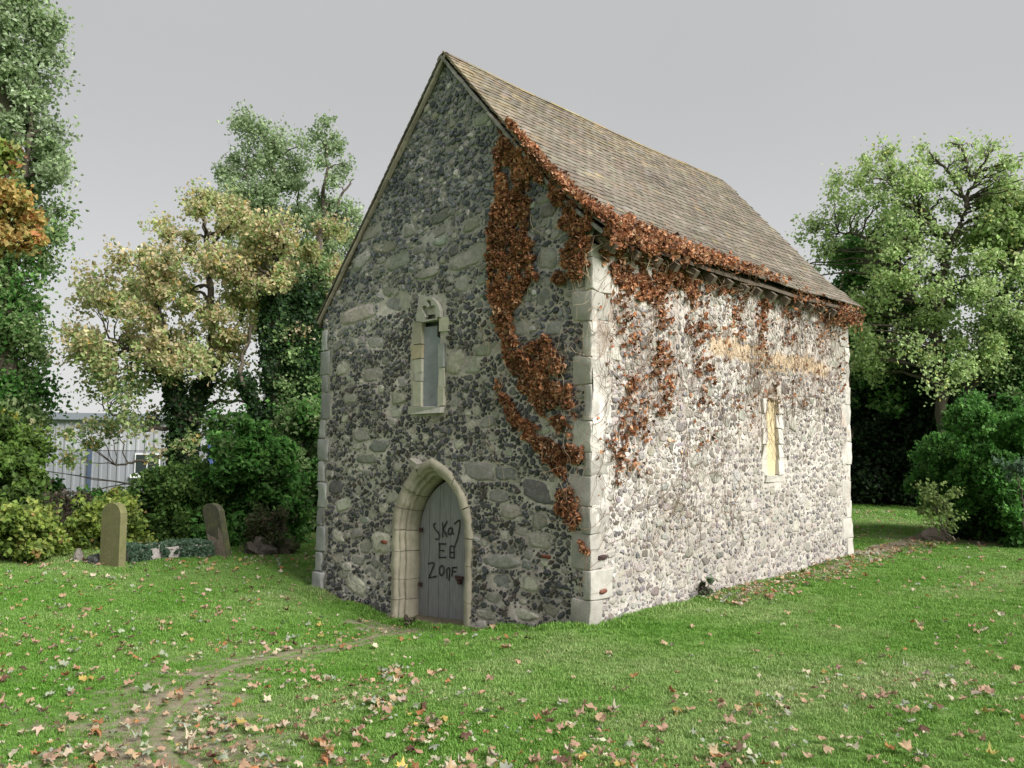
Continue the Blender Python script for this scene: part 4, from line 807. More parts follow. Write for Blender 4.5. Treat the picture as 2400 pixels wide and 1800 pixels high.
# ---- shrubs on the left
def bush(name, label, base, dist, outline, m, rp, per, pal, seed, ls=.09, stems=3, depth=.4, cat='shrub'):
    o = np.array(outline); xm = o[:, 0].mean(); rr_ = np.random.default_rng(seed)
    st = [([(xm+rr_.uniform(-.15, .15)*np.ptp(o[:, 0]), base[1]), (xm+rr_.uniform(-.3, .3)*np.ptp(o[:, 0]), base[1]-.5*np.ptp(o[:, 1])), (xm+rr_.uniform(-.35, .35)*np.ptp(o[:, 0]), base[1]-.85*np.ptp(o[:, 1]))], .022, .008) for _ in range(stems)]
    return tree(name, label, cat, base, dist, st, [(outline, m, rp, per, pal)], seed, lsize=ls, depth=depth, branch_r=.008, stem_n=5, pf=.9, sp=1.5, sh=.6)
bush('bramble_bush', 'yellow-green bramble thicket at the far left edge of the lawn', (60, 1312), None, [(-60, 1220), (40, 1200), (130, 1230), (160, 1290), (150, 1310), (-60, 1315)], 40, 26, 380, YEL, 201)
bush('green_bush', 'mid-green bush under the tall tree at the left edge', (20, 1300), 15.6, [(-60, 1000), (30, 1010), (85, 1060), (85, 1160), (60, 1230), (-60, 1240)], 50, 30, 480, [((.10, .18, .035), 4), ((.15, .24, .05), 3), ((.07, .12, .03), 3)], 202, .10)
bush('dead_bush', 'dull brown half-bare bush between the left thickets below the cladding', (150, 1300), 16.6, [(90, 1150), (190, 1140), (215, 1190), (200, 1280), (100, 1280)], 20, 24, 150, [((.09, .07, .055), 3), ((.12, .09, .07), 2), ((.07, .09, .04), 2)], 203, .06, 7)
bush('yellow_shrub', 'bright yellow-green shrub directly behind the taller upright headstone', (215, 1305), 15.6, [(200, 1180), (260, 1150), (320, 1190), (330, 1290), (180, 1305), (150, 1270)], 36, 24, 360, YEL, 204)
bush('green_bush', 'rounded green bush between the two standing headstones', (390, 1298), 16.4, [(310, 1190), (380, 1110), (470, 1120), (500, 1190), (500, 1290), (300, 1290)], 62, 28, 480, [((.075, .15, .03), 4), ((.05, .11, .025), 3), ((.12, .20, .05), 2)], 205, .09)
bush('sycamore_shrub', 'dark leafy sycamore shrub behind the leaning mossy headstone', (560, 1290), 16.6, [(470, 1060), (560, 1000), (640, 1010), (690, 1090), (690, 1200), (640, 1260), (560, 1290), (490, 1280), (440, 1150)], 90, 32, 500, DKG+[((.09, .15, .05), 1.5)], 206, .12)
bush('elder_shrub', 'loose dark shrub in front of the ivy-clad trunks near the chapel', (700, 1275), 18.2, [(640, 1000), (760, 960), (770, 1240), (650, 1260)], 50, 34, 460, GRN+DKG, 207, .11)
bush('thorn_bush', 'thin brownish thorn bush beside the low rubble heap near the chapel', (630, 1296), 15.0, [(560, 1200), (650, 1190), (690, 1260), (670, 1290), (580, 1290)], 22, 20, 150, [((.10, .12, .05), 3), ((.15, .12, .08), 2), ((.06, .09, .03), 2)], 208, .06, 6)
bush('hedge', 'long low dark hedge running behind the graves under the trees', (420, 1240), 21.5, [(-80, 1180), (60, 1175), (200, 1185), (400, 1175), (600, 1140), (780, 1110), (780, 1262), (-80, 1272)], 150, 26, 460, DKG, 209, .13, 6, .12, 'hedge')
bush('wall_weed', 'small green weed tuft at the foot of the side wall', (1640, 1400), None, [(1620, 1350), (1660, 1350), (1672, 1385), (1655, 1402), (1618, 1400)], 12, 9, 90, [((.12, .19, .10), 3), ((.16, .24, .13), 2), ((.2, .22, .13), 1)], 210, .035, 5)
bush('wall_weed', 'tiny leafy weed beside the left foot of the pointed doorway', (958, 1462), None, [(945, 1448), (975, 1445), (980, 1462), (940, 1466)], 6, 5, 30, [((.06, .11, .03), 3), ((.12, .16, .05), 1)], 211, .03, 3)
# a far wood behind everything, seen only through gaps
rr2 = np.random.default_rng(5)
C = np.array([P3(x, 1150-rr2.uniform(0, 1)*70, rr2.uniform(60, 75)) for x in rr2.uniform(-300, 2700, 500)]); Lc, Kc, _ = clump_cloud(rr2, C, rr2.uniform(1.3, 2.6, len(C)), 120, DKG, .5, 10)
V, F, K = leafmesh(Lc, .6*rr2.uniform(.6, 1.2, len(Lc)), rr2, Kc); fw = mk('far_wood', V, F, M['leaf'], None, K); fw['kind'] = 'stuff'; tag(fw, 'distant dark wood closing the view behind the trees', 'wood')

# ================================================================== METAL BUILDING
bq = P3(455, 1177, 33); b0 = np.array([bq[0], bq[1], .0]); ldir = P3(70, 1177, 34.5)-bq; ldir[2] = 0; ldir /= np.linalg.norm(ldir); rdir = np.array([ldir[1], -ldir[0], 0]); 
if np.dot(rdir, FWD) < 0: rdir = -rdir
zt = P3(455, 980, 33)[2]; zb = P3(455, 1177, 33)[2]
BD = thing('metal_building', 'low grey metal-clad industrial building behind the churchyard trees', 'building', (b0[0], b0[1], .4))
def clad(o, d, n, wpan, z0, z1, col0, nm='cladding_panel'):
    nz = np.cross(d, [0, 0, 1.0]); nz = nz if np.dot(nz, -FWD) > 0 else -nz
    for k in range(n):
        p = o+d*k*wpan; u = []; 
        for r in range(3):
            c = wpan/3*r; u += [(c, 0), (c+wpan/3*.55, 0), (c+wpan/3*.68, .035), (c+wpan/3*.87, .035)]
        u.append((wpan-.004, 0)); V = np.array([p+d*a+nz*b+np.array([0, 0, z]) for z in (z0, z1) for a, b in u]); m = len(u)
        mk(nm, V, np.array([[i, i+1, m+i+1, m+i] for i in range(m-1)]), M['metal'], BD, np.array(col0)*rng.normal(1, .04))
zm = zb+(zt-zb)*.60
clad(b0, ldir, 16, .9, zb, zm, (.20, .21, .235)); clad(b0+FWD*.03, ldir, 16, .9, zm+.02, zt-.12, (.28, .29, .31))
clad(b0, rdir, 11, .9, zb, zm, (.20, .21, .235)); clad(b0+FWD*.03, rdir, 11, .9, zm+.02, zt-.12, (.28, .29, .31))
nl = -rdir
mb = MB(); Rm = np.stack([ldir, rdir, [0, 0, 1]], 1); mb.box(b0+ldir*7.2+rdir*5+[0, 0, zt], (14.6, 10.4, .24), Rm, (.17, .19, .22)); mb.build('roof', M['metal'], BD)
mb = MB(); mb.box(b0+ldir*7.2+rdir*5.1+[0, 0, (zb+.1)/2], (14.3, 9.9, zb+.1), Rm, (.16, .15, .14)); mb.build('plinth', M['mortar'], BD)
mb = MB(); mb.box(b0+ldir*7.2+rdir*5.1+[0, 0, (zt+zb)/2], (14.1, 9.7, zt-zb-.2), Rm, (.2, .2, .2)); mb.build('inner_shell', M['metal'], BD)
def onfront(px, py):
    d = ray(px, py); t = np.dot(b0-CAM, rdir)/np.dot(d, rdir); return CAM+d*t
q = onfront(209, 1140); mb = MB(); mb.box(q-rdir*.06, (.12, .10, zt-zb), Rm, (.05, .07, .12)); o = mb.build('downpipe', M['metal'], BD); o.location.z += 0
qa, qb = onfront(318, 1062), onfront(375, 1112); c = (qa+qb)/2; w = np.linalg.norm((qa-qb)[:2]); h = abs(qa[2]-qb[2])
mb = MB(); mb.box(c-rdir*.05, (w, .06, h), Rm, (.6, .6, .62)); wf = mb.build('window', M['metal'], BD)
mb = MB(); mb.box(c-rdir*.085-ldir*w*.24, (w*.42, .02, h*.86), Rm); mb.build('pane', M['glass'], wf); mb = MB(); mb.box(c-rdir*.085+ldir*w*.24, (w*.42, .02, h*.86), Rm); mb.build('pane', M['glass'], wf)
mb = MB(); mb.box(c-rdir*.12-[0, 0, h/2+.06], (w*1.25, .2, .12), Rm, (.6, .6, .6)); mb.build('sill', M['metal'], wf)
q = b0+rdir*3.2+np.array([0, 0, zb+1.1]); mb = MB(); mb.box(q-ldir*.06, (.06, 2.2, 2.2), Rm, (.05, .08, .28)); mb.build('shutter_door', M['metal'], BD)

# ================================================================== GRAVES
def slab(name, label, px0, px1, ytop, ybase, face_ang, thick, col, lean, seed, w=None, cat='headstone', peel=False):
    a = G((px0+px1)/2, ybase); d = np.linalg.norm((a-CAM)[:2]); H = (ybase-ytop)/FPX*d*.90; wv = (px1-px0)/FPX*d; view = (a-CAM)[:2]/d; va = math.atan2(view[1], view[0])
    fa = va+math.pi+face_ang                # direction the face looks
    n = np.array([math.cos(fa), math.sin(fa), 0]); t = np.array([-n[1], n[0], 0]); Wd = w
    us = np.linspace(-.5, .5, 13); prof = [(u*Wd, H-(.5-math.sqrt(max(0, .25-u*u*.98)))*Wd*.75) for u in us]; T = thing(name, label, cat, a)
    ring = [(-Wd/2*1.02, -.3)]+prof+[(Wd/2*1.02, -.3)]; V = []
    for s in (.5, -.5):
        for (u, z) in ring: V.append(a+t*u+n*s*thick+[0, 0, z])
    V = np.array(V); m = len(ring); c = a.copy()
    R = lean; V[:, :] += (V[:, 2:3]-a[2])*np.array([[R[0]*CR[0], R[0]*CR[1], 0]])
    rr_ = np.random.default_rng(seed); 
    mb = MB(); mb.add(V, [[i, i+1, m-1] for i in range(m-2)][:], col); mb.add(V, [[m+i+1, m+i, 2*m-1] for i in range(m-2)], col); mb.add(V, [[i, m+i, m+(i+1) % m, (i+1) % m] for i in range(m)], np.array(col)*1.05)
    mb.build('stone_slab', M['grave'], T)
    if peel:                               # the lower part where the dark crust has flaked off
        pv = [(0, .1), (-.48, -.2), (.48, -.2), (.46, .40*H), (.30, .56*H), (.22, .38*H), (.12, .30*H), (-.05, .36*H), (-.25, .38*H), (-.45, .42*H)]
        V = []
        for s in (thick/2+.004, thick/2-.01):
            for (u, z) in pv: V.append(a+t*u*Wd+n*s+[0, 0, z])
        V = np.array(V); V += (V[:, 2:3]-a[2])*np.array([[R[0]*CR[0], R[0]*CR[1], 0]]); m = len(pv)
        mb = MB(); mb.add(V, [[0, i, i % (m-1)+1] for i in range(1, m)], (.24, .20, .155)); mb.add(V, [[i, m+i, m+i % (m-1)+1, i % (m-1)+1] for i in range(1, m)], (.24, .20, .155)); mb.build('flaked_face', M['block'], T)
    return T, a, t, n
slab('headstone', 'upright round-topped headstone green with algae, left of the ivy-covered tomb', 236, 290, 1180, 1328, -.95, .11, (.17, .16, .08), (0, .0), 1, w=.42)
slab('headstone', 'leaning pointed headstone with a dark crust flaked off its foot', 490, 545, 1176, 1303, -.75, .12, (.075, .075, .05), (-.20, 0), 2, w=.34, peel=True)
a = G(262, 1322); b = G(455, 1306); c = (a+b)/2+FWD*.35; dv = (b-a)/np.linalg.norm(b-a); R = np.stack([dv, np.cross([0, 0, 1], dv), [0, 0, 1]], 1); R[:, 1] /= np.linalg.norm(R[:, 1]); Lt = np.linalg.norm(b-a)*.98
TB = thing('ledger_tomb', 'low pale chest tomb half smothered in small-leaved ivy', 'tomb', c)
mb = MB(); mb.box(c+[0, 0, .05], (Lt, .50, .26), R, (.55, .50, .48), .015); mb.build('stone_chest', M['block'], TB, smooth=False)
rr3 = np.random.default_rng(9); n = 9000; u = rr3.uniform(-.52, .52, n); side = rr3.uniform(0, 1, n); zz = np.where(side < .5, rr3.uniform(-.1, .17, n), .19+rr3.uniform(-.02, .04, n)); vv = np.where(side < .5, -.31-rr3.uniform(0, .06, n), rr3.uniform(-.3, .3, n))
keep = ~((u > -.26) & (u < .10) & (zz > .02) & (fbm(u*9, zz*9+vv*9, 3) > .33)); q = c+(np.stack([u*Lt*1.03, vv, zz], 1)@R.T)[:, :]; q = q[keep]
pal = [((.08, .15, .09), 3), ((.12, .20, .13), 3), ((.2, .27, .19), 1)]; V, F, K = leafmesh(q, .05*rr3.uniform(.6, 1.2, len(q)), rr3, palcols(rr3, pal, len(q))*rr3.normal(1, .15, (len(q), 1)), .9, up_bias=.1); mk('ivy', V, F, M['leaf'], TB, np.clip(K, 0, 1))
def rock(name, label, px, py, s, col, seed, cat='stone', m='block', sq=(1, 1, .7)):
    a = G(px, py); rr_ = np.random.default_rng(seed); t = np.linspace(0, np.pi, 8)[1:-1]; V = [(0, 0, 1)]; 
    for th in t:
        for k in range(10): V.append((math.sin(th)*math.cos(k*.628), math.sin(th)*math.sin(k*.628), math.cos(th)))
    V.append((0, 0, -1)); V = np.array(V); V *= (1+rr_.normal(0, .13, (len(V), 1))); V = V*np.array(sq)*s; F = []
    for r in range(5):
        for k in range(10): i = 1+r*10+k; j = 1+r*10+(k+1) % 10; F += [[i, i+10, j+10], [i, j+10, j]]
    for k in range(10): F += [[0, 1+k, 1+(k+1) % 10], [61, 51+(k+1) % 10, 51+k]]
    o = mk(name, V+a+[0, 0, s*.25], np.array(F), M[m], None, col, org=a); tag(o, label, cat); return o
rock('marker_stone', 'small upright grey stump of stone left of the algae-green headstone', 183, 1316, .12, (.30, .27, .24), 1, 'stone', sq=(.6, .6, 1.3))
rock('stone_fragment', 'dark flat stone fragment touching the foot of the algae-green headstone', 222, 1320, .16, (.07, .075, .07), 2, sq=(1.3, .8, .5))
rock('boulder', 'weathered boulder in the shade beside the leaning headstone', 610, 1300, .24, (.16, .13, .11), 3, 'boulder', sq=(1.4, 1, .8))
rock('boulder', 'mossy boulder under the thorn bush, nearer the chapel', 655, 1298, .22, (.12, .11, .07), 4, 'boulder', sq=(1.3, 1, .9))
rock('field_stone', 'brownish stone on the leaf litter before the round dark bush', 2192, 1266, .20, (.34, .27, .24), 5, sq=(1.3, 1, .8))

# ================================================================== DEAD CREEPER on the chapel
D2 = lambda pts: [(x*1.085, y*1.085) for x, y in pts]
CP = thing('dead_creeper', 'rust-brown dead creeper climbing the chapel gable, eaves and side wall', 'creeper', (-.35, -.05, .4))
DEAD = [((.37, .16, .08), 4), ((.44, .22, .115), 3), ((.24, .10, .05), 3), ((.50, .30, .18), 2), ((.10, .045, .03), 2), ((.50, .34, .21), .7)]
rr4 = np.random.default_rng(21)
def scatter(poly, n, fr, wmin, wmax, edge=.5, thr=.30, size=.045, nsc=5):
    q = np.array(poly); lo, hi = q.min(0), q.max(0); u = rr4.uniform(lo[0], hi[0], n*4); v = rr4.uniform(lo[1], hi[1], n*4)
    m = inpoly(poly, u+(fbm(u*9, v*9, 8)-.5)*.16, v+(fbm(u*9, v*9, 9)-.5)*.16) & (fbm(u*nsc, v*nsc, 12, 3) > thr); u = u[m][:n]; v = v[m][:n]
    w = wmin+(wmax-wmin)*rr4.uniform(0, 1, len(u))*(.4+.9*fbm(u*4, v*4, 14)); return fr(u, v, w)
gp = lambda pts: [gab(*p) for p in D2(pts)]; spn = lambda pts: [sid(*p) for p in D2(pts)]
main_ = gp([(1080, 300), (1112, 300), (1150, 360), (1148, 440), (1140, 500), (1160, 555), (1152, 600), (1140, 635), (1112, 680), (1112, 730), (1140, 745), (1180, 728), (1213, 760), (1232, 830), (1248, 895), (1240, 950), (1205, 935), (1165, 880), (1115, 830), (1095, 780), (1078, 700), (1062, 640), (1058, 540), (1066, 470), (1080, 420), (1074, 350)])
tail = gp([(1076, 815), (1090, 830), (1108, 885), (1150, 915), (1200, 960), (1226, 1000), (1228, 1040), (1200, 1032), (1165, 975), (1115, 925), (1088, 880)])
rstr = gp([(1125, 310), (1170, 345), (1230, 400), (1286, 465), (1284, 500), (1270, 575), (1250, 615), (1222, 560), (1212, 470), (1190, 405), (1155, 375), (1130, 340)])
bits = [gp(p) for p in ([(1200, 1050), (1245, 1060), (1262, 1120), (1240, 1150), (1208, 1110)], [(1255, 1165), (1275, 1170), (1275, 1195), (1258, 1190)], [(1225, 960), (1262, 970), (1258, 1000), (1228, 1000)], [(1160, 590), (1225, 590), (1225, 615), (1160, 610)], [(1070, 255), (1098, 285), (1100, 300), (1085, 280)])]
LC = [scatter(main_, 12500, fg, .015, .08, thr=.36, nsc=9), scatter(tail, 3000, fg, .015, .06, thr=.36, nsc=9), scatter(rstr, 6000, fg, .02, .09, thr=.40, nsc=8)]+[scatter(b, 420, fg, .02, .06, thr=.42) for b in bits]
# side wall: thick below the eave near the corner, thinning into streaks
s1 = spn([(1290, 500), (1400, 545), (1480, 580), (1500, 640), (1440, 620), (1400, 660), (1340, 620), (1300, 570)])
LC += [scatter(s1, 4200, fs, .01, .07, thr=.45, nsc=12)]
LC += [scatter([(0.05, 1.6), (2.6, 2.2), (6.3, 3.0), (6.3, 4.1), (.05, 4.1)], 800, fs, .01, .05, thr=.55, nsc=8)]
for (x, y, w, h, n_) in ((1350, 700, 26, 140, 260), (1428, 690, 20, 150, 420), (1500, 650, 26, 160, 420), (1515, 760, 22, 120, 330), (1590, 670, 16, 120, 240), (1645, 700, 14, 110, 420), (1425, 820, 22, 160, 620), (1350, 910, 18, 200, 420), (1385, 880, 20, 150, 240), (1520, 830, 16, 90, 120), (1330, 980, 14, 130, 140), (1700, 700, 18, 90, 120), (1790, 700, 30, 70, 260), (1820, 760, 8, 150, 80), (1470, 600, 70, 40, 700), (1560, 625, 60, 36, 420), (1740, 670, 60, 30, 300)):
    LC.append(scatter(spn([(x-w, y-h/2), (x+w, y-h/2), (x+w, y+h/2), (x-w, y+h/2)]), int(n_*.6), fs, .015, .07, thr=.52, nsc=16))
# over the roof edge: along the verge and the eave
n = 2600; s = rr4.uniform(0, 1, n)**.9; yy = np.abs(rr4.normal(0, .14, n))*(.5+1.1*(1-s)) ; s_up = (1-s)*0+rr4.uniform(0, 1.9, n); P_ = np.array([slope_point(float(q)) for q in s_up]); wdt = (.05+.12*(1-s_up/1.9))*(.4+1.2*fbm(s_up*5, 0*s_up, 48)); yv = y0r-.03+np.abs(rr4.normal(0, 1, n))*wdt
LC.append(np.stack([P_[:, 0], yv, P_[:, 1]+.05+rr4.uniform(0, .07, n)], 1))
n = 4200; yv = rr4.uniform(0, 1, n)**1.7*3.9-.05; k = np.clip(1.1-yv/3.6, .10, 1); off = rr4.normal(0, 1, n)*.105*k*(.5+fbm(yv*3, 0*yv, 47))
xs = EX+.02-np.maximum(0, off)*.75; zs_ = EZ+.04+off*.75+rr4.uniform(-.02, .05, n)+np.where(off < 0, .0, .03); LC.append(np.stack([xs+rr4.uniform(-.03, .07, n), yv, zs_], 1)[rr4.uniform(0, 1, n) < k+.1])
n = 900; yv = rr4.uniform(3.6, L, n); LC.append(np.stack([rr4.uniform(.03, .26, n), yv, EZ-.07+rr4.normal(0, .07, n)], 1)[fbm(yv*2.2, 0*yv, 44) > .45])
n = 700; yv = rr4.uniform(L-.9, L+.05, n); LC.append(np.stack([rr4.uniform(.03, .26, n), yv, EZ-.12+rr4.normal(0, .08, n)], 1))
C = np.concatenate(LC); K = np.clip(palcols(rr4, DEAD, len(C))*rr4.normal(1, .2, (len(C), 1)), .01, .8); K *= (.45+1.1*fbm(C[:, 0]*7+C[:, 1]*7, C[:, 2]*7, 17, 3))[:, None]
V, F, K = leafmesh(C, .046*rr4.uniform(.35, 1.55, len(C)), rr4, K, .8, .35, -.3); mk('foliage', V, F, M['dry'], CP, K)
# stems: pale wandering vines
mb = MB(); thin = MB()
def vine(p0, dirs, n, fr, r, wob, off, target, col):
    p = np.array(p0, float); d = np.array(dirs, float); pts = []
    for i in range(n):
        pts.append(fr(p[0], p[1], off+rr4.uniform(0, .015))); d = d+rr4.normal(0, wob, 2); d /= np.linalg.norm(d)*12; p = p+d
    target.tube(pts, np.linspace(r, r*.4, n), 4, col)
PALE = (.36, .28, .19); BRN = (.15, .095, .06)
for k in range(12):
    q = gab(rr4.uniform(1180, 1340), rr4.uniform(500, 900)); vine(q, (rr4.normal(0, .3), -1), rr4.integers(6, 14), fg, .004, .05, .05, mb, PALE)
for k in range(14):
    q = gab(rr4.uniform(1330, 1385), rr4.uniform(560, 640)); vine(q, (rr4.normal(0, .2), -1), rr4.integers(4, 9), fg, .004, .04, .06, mb, PALE)
for k in range(12):
    q = gab(rr4.uniform(1130, 1340), rr4.uniform(700, 1050)); vine(q, (rr4.normal(0, .5), -1), rr4.integers(6, 16), fg, .0035, .06, .06, mb, PALE)
for k in range(480):
    y_ = rr4.uniform(0, 1)**1.3*5.9+.15; z_ = rr4.uniform(1.2, 4.1) if y_ < 3 else rr4.uniform(2.6, 4.1); vine((y_, z_), (rr4.normal(0, .3), -1), rr4.integers(6, 26), fs, .0028, .05, .026, thin, BRN if k % 6 else PALE)
for k in range(70):
    y_ = rr4.uniform(0, L); dy = rr4.normal(0, .07); mb.tube([(rr4.uniform(.06, .22), y_+dy*j+rr4.normal(0, .03), 4.25-.06*j+rr4.normal(0, .03)) for j in range(6)], .0028, 4, BRN if k % 3 else PALE)
for k in range(7):
    vine((3.72+k*.05, 3.0), (rr4.normal(0, .1), -1), rr4.integers(8, 18), fs, .004, .02, .0, mb, BRN)
mb.build('stem', M['twig'], CP, kind='stuff'); thin.build('tendril', M['twig'], CP, kind='stuff')

# ================================================================== GRASS (nobody could count it)
rr5 = np.random.default_rng(33)
def tuft(seed, n, h, sp):
    r = np.random.default_rng(seed); V = []; F = []; 
    for k in range(n):
        a = r.uniform(0, 6.28); d = r.uniform(0, 1)**.6*sp; x, y = d*math.cos(a), d*math.sin(a); b = r.uniform(0, 6.28); hh = h*r.uniform(.5, 1.15); w = r.uniform(.0022, .0042); l = r.uniform(.2, .9)*hh
        c, s = math.cos(b), math.sin(b); i = len(V); V += [(x-w*s, y+w*c, -.01), (x+w*s, y-w*c, -.01), (x+l*.35*c-w*.8*s, y+l*.35*s+w*.8*c, hh*.6), (x+l*.35*c+w*.8*s, y+l*.35*s-w*.8*c, hh*.6), (x+l*c, y+l*s, hh)]
        F += [[i, i+1, i+3], [i, i+3, i+2], [i+2, i+3, i+4]]
    me = mk(None if False else 'tuft', V, np.array(F), M['grass']); m = me.data; bpy.data.objects.remove(me); return m
tc_ = bpy.data.collections.new('grass_tufts')
for i in range(5): tc_.objects.link(bpy.data.objects.new('grass_tuft', tuft(300+i, 38, .025, .085)))
pts = []
def wedge(n, r0, r1):
    r = np.sqrt(rr5.uniform(r0*r0, r1*r1, n)); a = YAW+rr5.uniform(-.72, .72, n); return np.stack([CAM[0]+r*np.sin(a), CAM[1]+r*np.cos(a)], 1)
for r0, r1, dens, sc in ((2.6, 6, 330, .85), (6, 9, 240, .95), (9, 13, 170, 1.1), (13, 19, 95, 1.35), (19, 32, 28, 1.9)):
    area = .72*(r1*r1-r0*r0); q = wedge(int(area*dens), r0, r1); pts.append(np.column_stack([q, np.full(len(q), sc)]))
k = 1500; t_ = rr5.uniform(0, W+L, k); o_ = np.abs(rr5.normal(0, .07, k))+.05; pts.append(np.column_stack([np.where(t_ < W, -t_, o_), np.where(t_ < W, -o_, t_-W), rr5.uniform(1.2, 2.4, k)]))   # uncut grass along the wall foot
Pg = np.concatenate(pts); x, y = Pg[:, 0], Pg[:, 1]; dd = dirt(x, y)
ins = (x > -W-.02) & (x < .02) & (y > -.02) & (y < L+.02)
keep = ~ins & (rr5.uniform(0, 1, len(x)) > dd*.88); Pg = Pg[keep]; dd = dd[keep]; x, y = Pg[:, 0], Pg[:, 1]
SCL = Pg[:, 2]*(1-.45*dd)*(.7+.6*fbm(x*2.5, y*2.5, 60, 3)); zg = hz(x, y)
gm = bpy.data.meshes.new('grass'); gm.vertices.add(len(x)); gm.vertices.foreach_set('co', np.stack([x, y, zg], 1).astype(np.float32).ravel())
a = gm.attributes.new('sc', 'FLOAT', 'POINT'); a.data.foreach_set('value', SCL.astype(np.float32)); a = gm.attributes.new('ro', 'FLOAT', 'POINT'); a.data.foreach_set('value', rr5.uniform(0, 6.28, len(x)).astype(np.float32))
go = newobj('grass', gm); go['kind'] = 'stuff'; tag(go, 'short green lawn grass growing round the chapel', 'grass')
ng = bpy.data.node_groups.new('grass_scatter', 'GeometryNodeTree'); ng.interface.new_socket('Geometry', in_out='INPUT', socket_type='NodeSocketGeometry'); ng.interface.new_socket('Geometry', in_out='OUTPUT', socket_type='NodeSocketGeometry')
N = ng.nodes; gi = N.new('NodeGroupInput'); goo = N.new('NodeGroupOutput'); ip = N.new('GeometryNodeInstanceOnPoints'); ci = N.new('GeometryNodeCollectionInfo'); ci.inputs['Collection'].default_value = tc_; ci.inputs['Separate Children'].default_value = True; ci.inputs['Reset Children'].default_value = True
s1_ = N.new('GeometryNodeInputNamedAttribute'); s1_.data_type = 'FLOAT'; s1_.inputs[0].default_value = 'sc'; s2_ = N.new('GeometryNodeInputNamedAttribute'); s2_.data_type = 'FLOAT'; s2_.inputs[0].default_value = 'ro'; cx = N.new('ShaderNodeCombineXYZ')
ng.links.new(gi.outputs[0], ip.inputs['Points']); ng.links.new(ci.outputs[0], ip.inputs['Instance']); ip.inputs['Pick Instance'].default_value = True
ng.links.new(s2_.outputs[0], cx.inputs[2]); ng.links.new(cx.outputs[0], ip.inputs['Rotation']); ng.links.new(s1_.outputs[0], ip.inputs['Scale']); ng.links.new(ip.outputs[0], goo.inputs[0])
md = go.modifiers.new('scatter', 'NODES'); md.node_group = ng
print('tufts', len(x))

# ================================================================== FALLEN LEAVES
LOBES = [(-90, .36), (-70, .50), (-52, .66), (-35, .50), (-20, .66), (-2, .90), (14, .70), (28, .62), (45, .84), (62, .70), (76, .78), (90, 1.0)]
ANG = LOBES+[(180-a, r) for a, r in LOBES[-2::-1]]
LV = []
for k in range(10):
    r = np.random.default_rng(400+k); V = [(0, 0, 0)]; c1, c2, c3 = r.uniform(.1, 1.0), r.uniform(-.8, .8), r.uniform(0, 6.28)
    for a, rd in ANG[:-1]:
        a = rad(a+r.normal(0, 4)); d = rd*.5*r.uniform(.85, 1.12); x, y = d*math.cos(a), d*math.sin(a); V.append((x*(1-.3*abs(c2)), y, c1*d*d*2+c2*.6*x*abs(x)*2+.09*math.sin(3*a+c3)+abs(x)*r.uniform(-.12, .25)))
    V.append((-.01, -.75, .04)); V.append((.012, -.75, .03)); m = len(ANG)-1; F = [[0, i, i % m+1] for i in range(1, m+1)]+[[0, m+1, m+2]]; V = np.array(V); V[:, 2] -= V[:, 2].min()*.7; LV.append((V, np.array(F)))
LCOL = [('tan', (.40, .28, .18), 5), ('pale cream', (.45, .40, .29), 4), ('pinkish brown', (.36, .23, .165), 3), ('rust orange', (.33, .16, .07), 1.6), ('yellow', (.42, .32, .10), .7), ('dark brown', (.13, .07, .05), 1), ('grey-green', (.28, .31, .23), 2.5)]
cand = []
n = 60000; r = 2.8+rr5.uniform(0, 1, n)**.85*20; a = YAW+rr5.uniform(-.68, .68, n); x = CAM[0]+r*np.sin(a); y = CAM[1]+r*np.cos(a)
wallD = np.maximum(np.maximum(-W-x, x), np.maximum(-y, y-L)); cl = fbm(x*.9, y*.9, 210, 3); cl2 = fbm(x*3.2, y*3.2, 220, 3)
pr = (.34+.85*sstep(.40, .66, cl)*sstep(.38, .62, cl2))*(.30+.70*(1-sstep(4.4, 8.5, r)))*.62
rel = (x-CAM[0])*CR[0]+(y-CAM[1])*CR[1]; leftness = sstep(.05, -.35, np.arctan2(rel, (x-CAM[0])*FWD[0]+(y-CAM[1])*FWD[1]))
pr = pr*(.95+.4*leftness)+.05*leftness; pr *= np.where((x > -.4) & (x < 2.4) & (y > -2.0) & (y < 3.5), .22, 1.0); pr *= sstep(.12, .5, wallD)*.9+.1
pr = np.where((x > 0) & (x < .5+.4*cl2) & (y > 1.8), .95, pr)
keep = (rr5.uniform(0, 1, n) < pr) & (wallD > .05); x, y, r = x[keep], y[keep], r[keep]; S = rr5.uniform(.04, .108, len(x))*np.where(rr5.uniform(0, 1, len(x)) < .5, .5, 1); print('leaves', len(x))
o_ = np.argsort(-S/r); w = np.array([c[2] for c in LCOL], float); w /= w.sum(); ck = rr5.choice(len(LCOL), len(x), p=w); mb = MB(); me_l = {}
xx = hz(x, y)
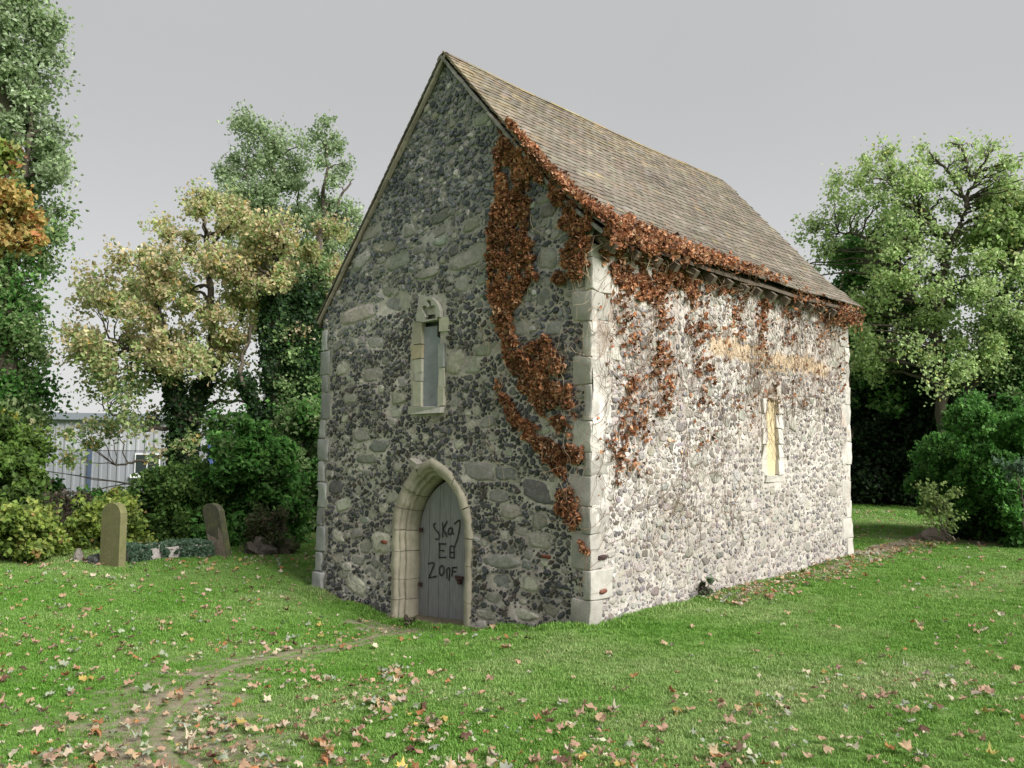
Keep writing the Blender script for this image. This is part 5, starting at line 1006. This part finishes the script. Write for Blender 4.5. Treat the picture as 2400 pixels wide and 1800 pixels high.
for q, i in enumerate(o_):
    v = rr5.integers(len(LV)); V, F = LV[v]; zrot = rr5.uniform(0, 6.28); tx, ty = rr5.normal(0, .22, 2); sc = S[i]; flip = rr5.uniform() < .3
    col = np.clip(np.array(LCOL[ck[i]][1])*rr5.normal(1, .12)*rr5.normal(1, .04, 3), .02, .9); Rm = np.array((Matrix.Rotation(zrot, 3, 'Z') @ Matrix.Rotation(tx+(3.14 if flip else 0), 3, 'X') @ Matrix.Rotation(ty, 3, 'Y')))
    p = np.array([x[i], y[i], xx[i]+.030+(.02*sc/.1 if flip else 0)])
    if q < 300:
        if v not in me_l: ob = mk('fallen_leaf', V, F, M['dry'], None, (1, 1, 1), True); me_l[v] = ob.data; bpy.data.objects.remove(ob)
        ob = bpy.data.objects.new('fallen_leaf', me_l[v]); COL.objects.link(ob); ob.matrix_world = Matrix.Translation(p.tolist()) @ Matrix(Rm.tolist()).to_4x4() @ Matrix.Scale(float(sc), 4); ob.color = (*col.tolist(), 1)
        rel_ = math.atan2((x[i]-CAM[0])*CR[0]+(y[i]-CAM[1])*CR[1], (x[i]-CAM[0])*FWD[0]+(y[i]-CAM[1])*FWD[1]); dp = float(polydist(PATH, x[i], y[i]))
        where = 'on the trodden path' if dp < .22 else 'beside the trodden path' if dp < .6 else ('at the bottom left of the lawn' if rel_ < -.28 else 'on the lawn below the door' if rel_ < -.02 else 'on the lawn below the chapel corner' if rel_ < .22 else 'at the bottom right of the lawn')
        tag(ob, '%s %s fallen maple leaf %s, %s' % ('big' if sc > .10 else 'middling' if sc > .075 else 'small', LCOL[ck[i]][0], 'lying face down' if flip else 'lying face up', where), 'leaf', 'fallen maple leaves on the lawn')
    else: mb.add((V*sc)@Rm.T+p, F, col)
ob = mb.build('fallen_leaves', M['dry'], smooth=True, kind='stuff'); tag(ob, 'small fallen autumn leaves strewn over the lawn', 'leaves')

print('triangles', sum(len(o.data.loops)-2*len(o.data.polygons) for o in bpy.data.objects if o.type == 'MESH'))
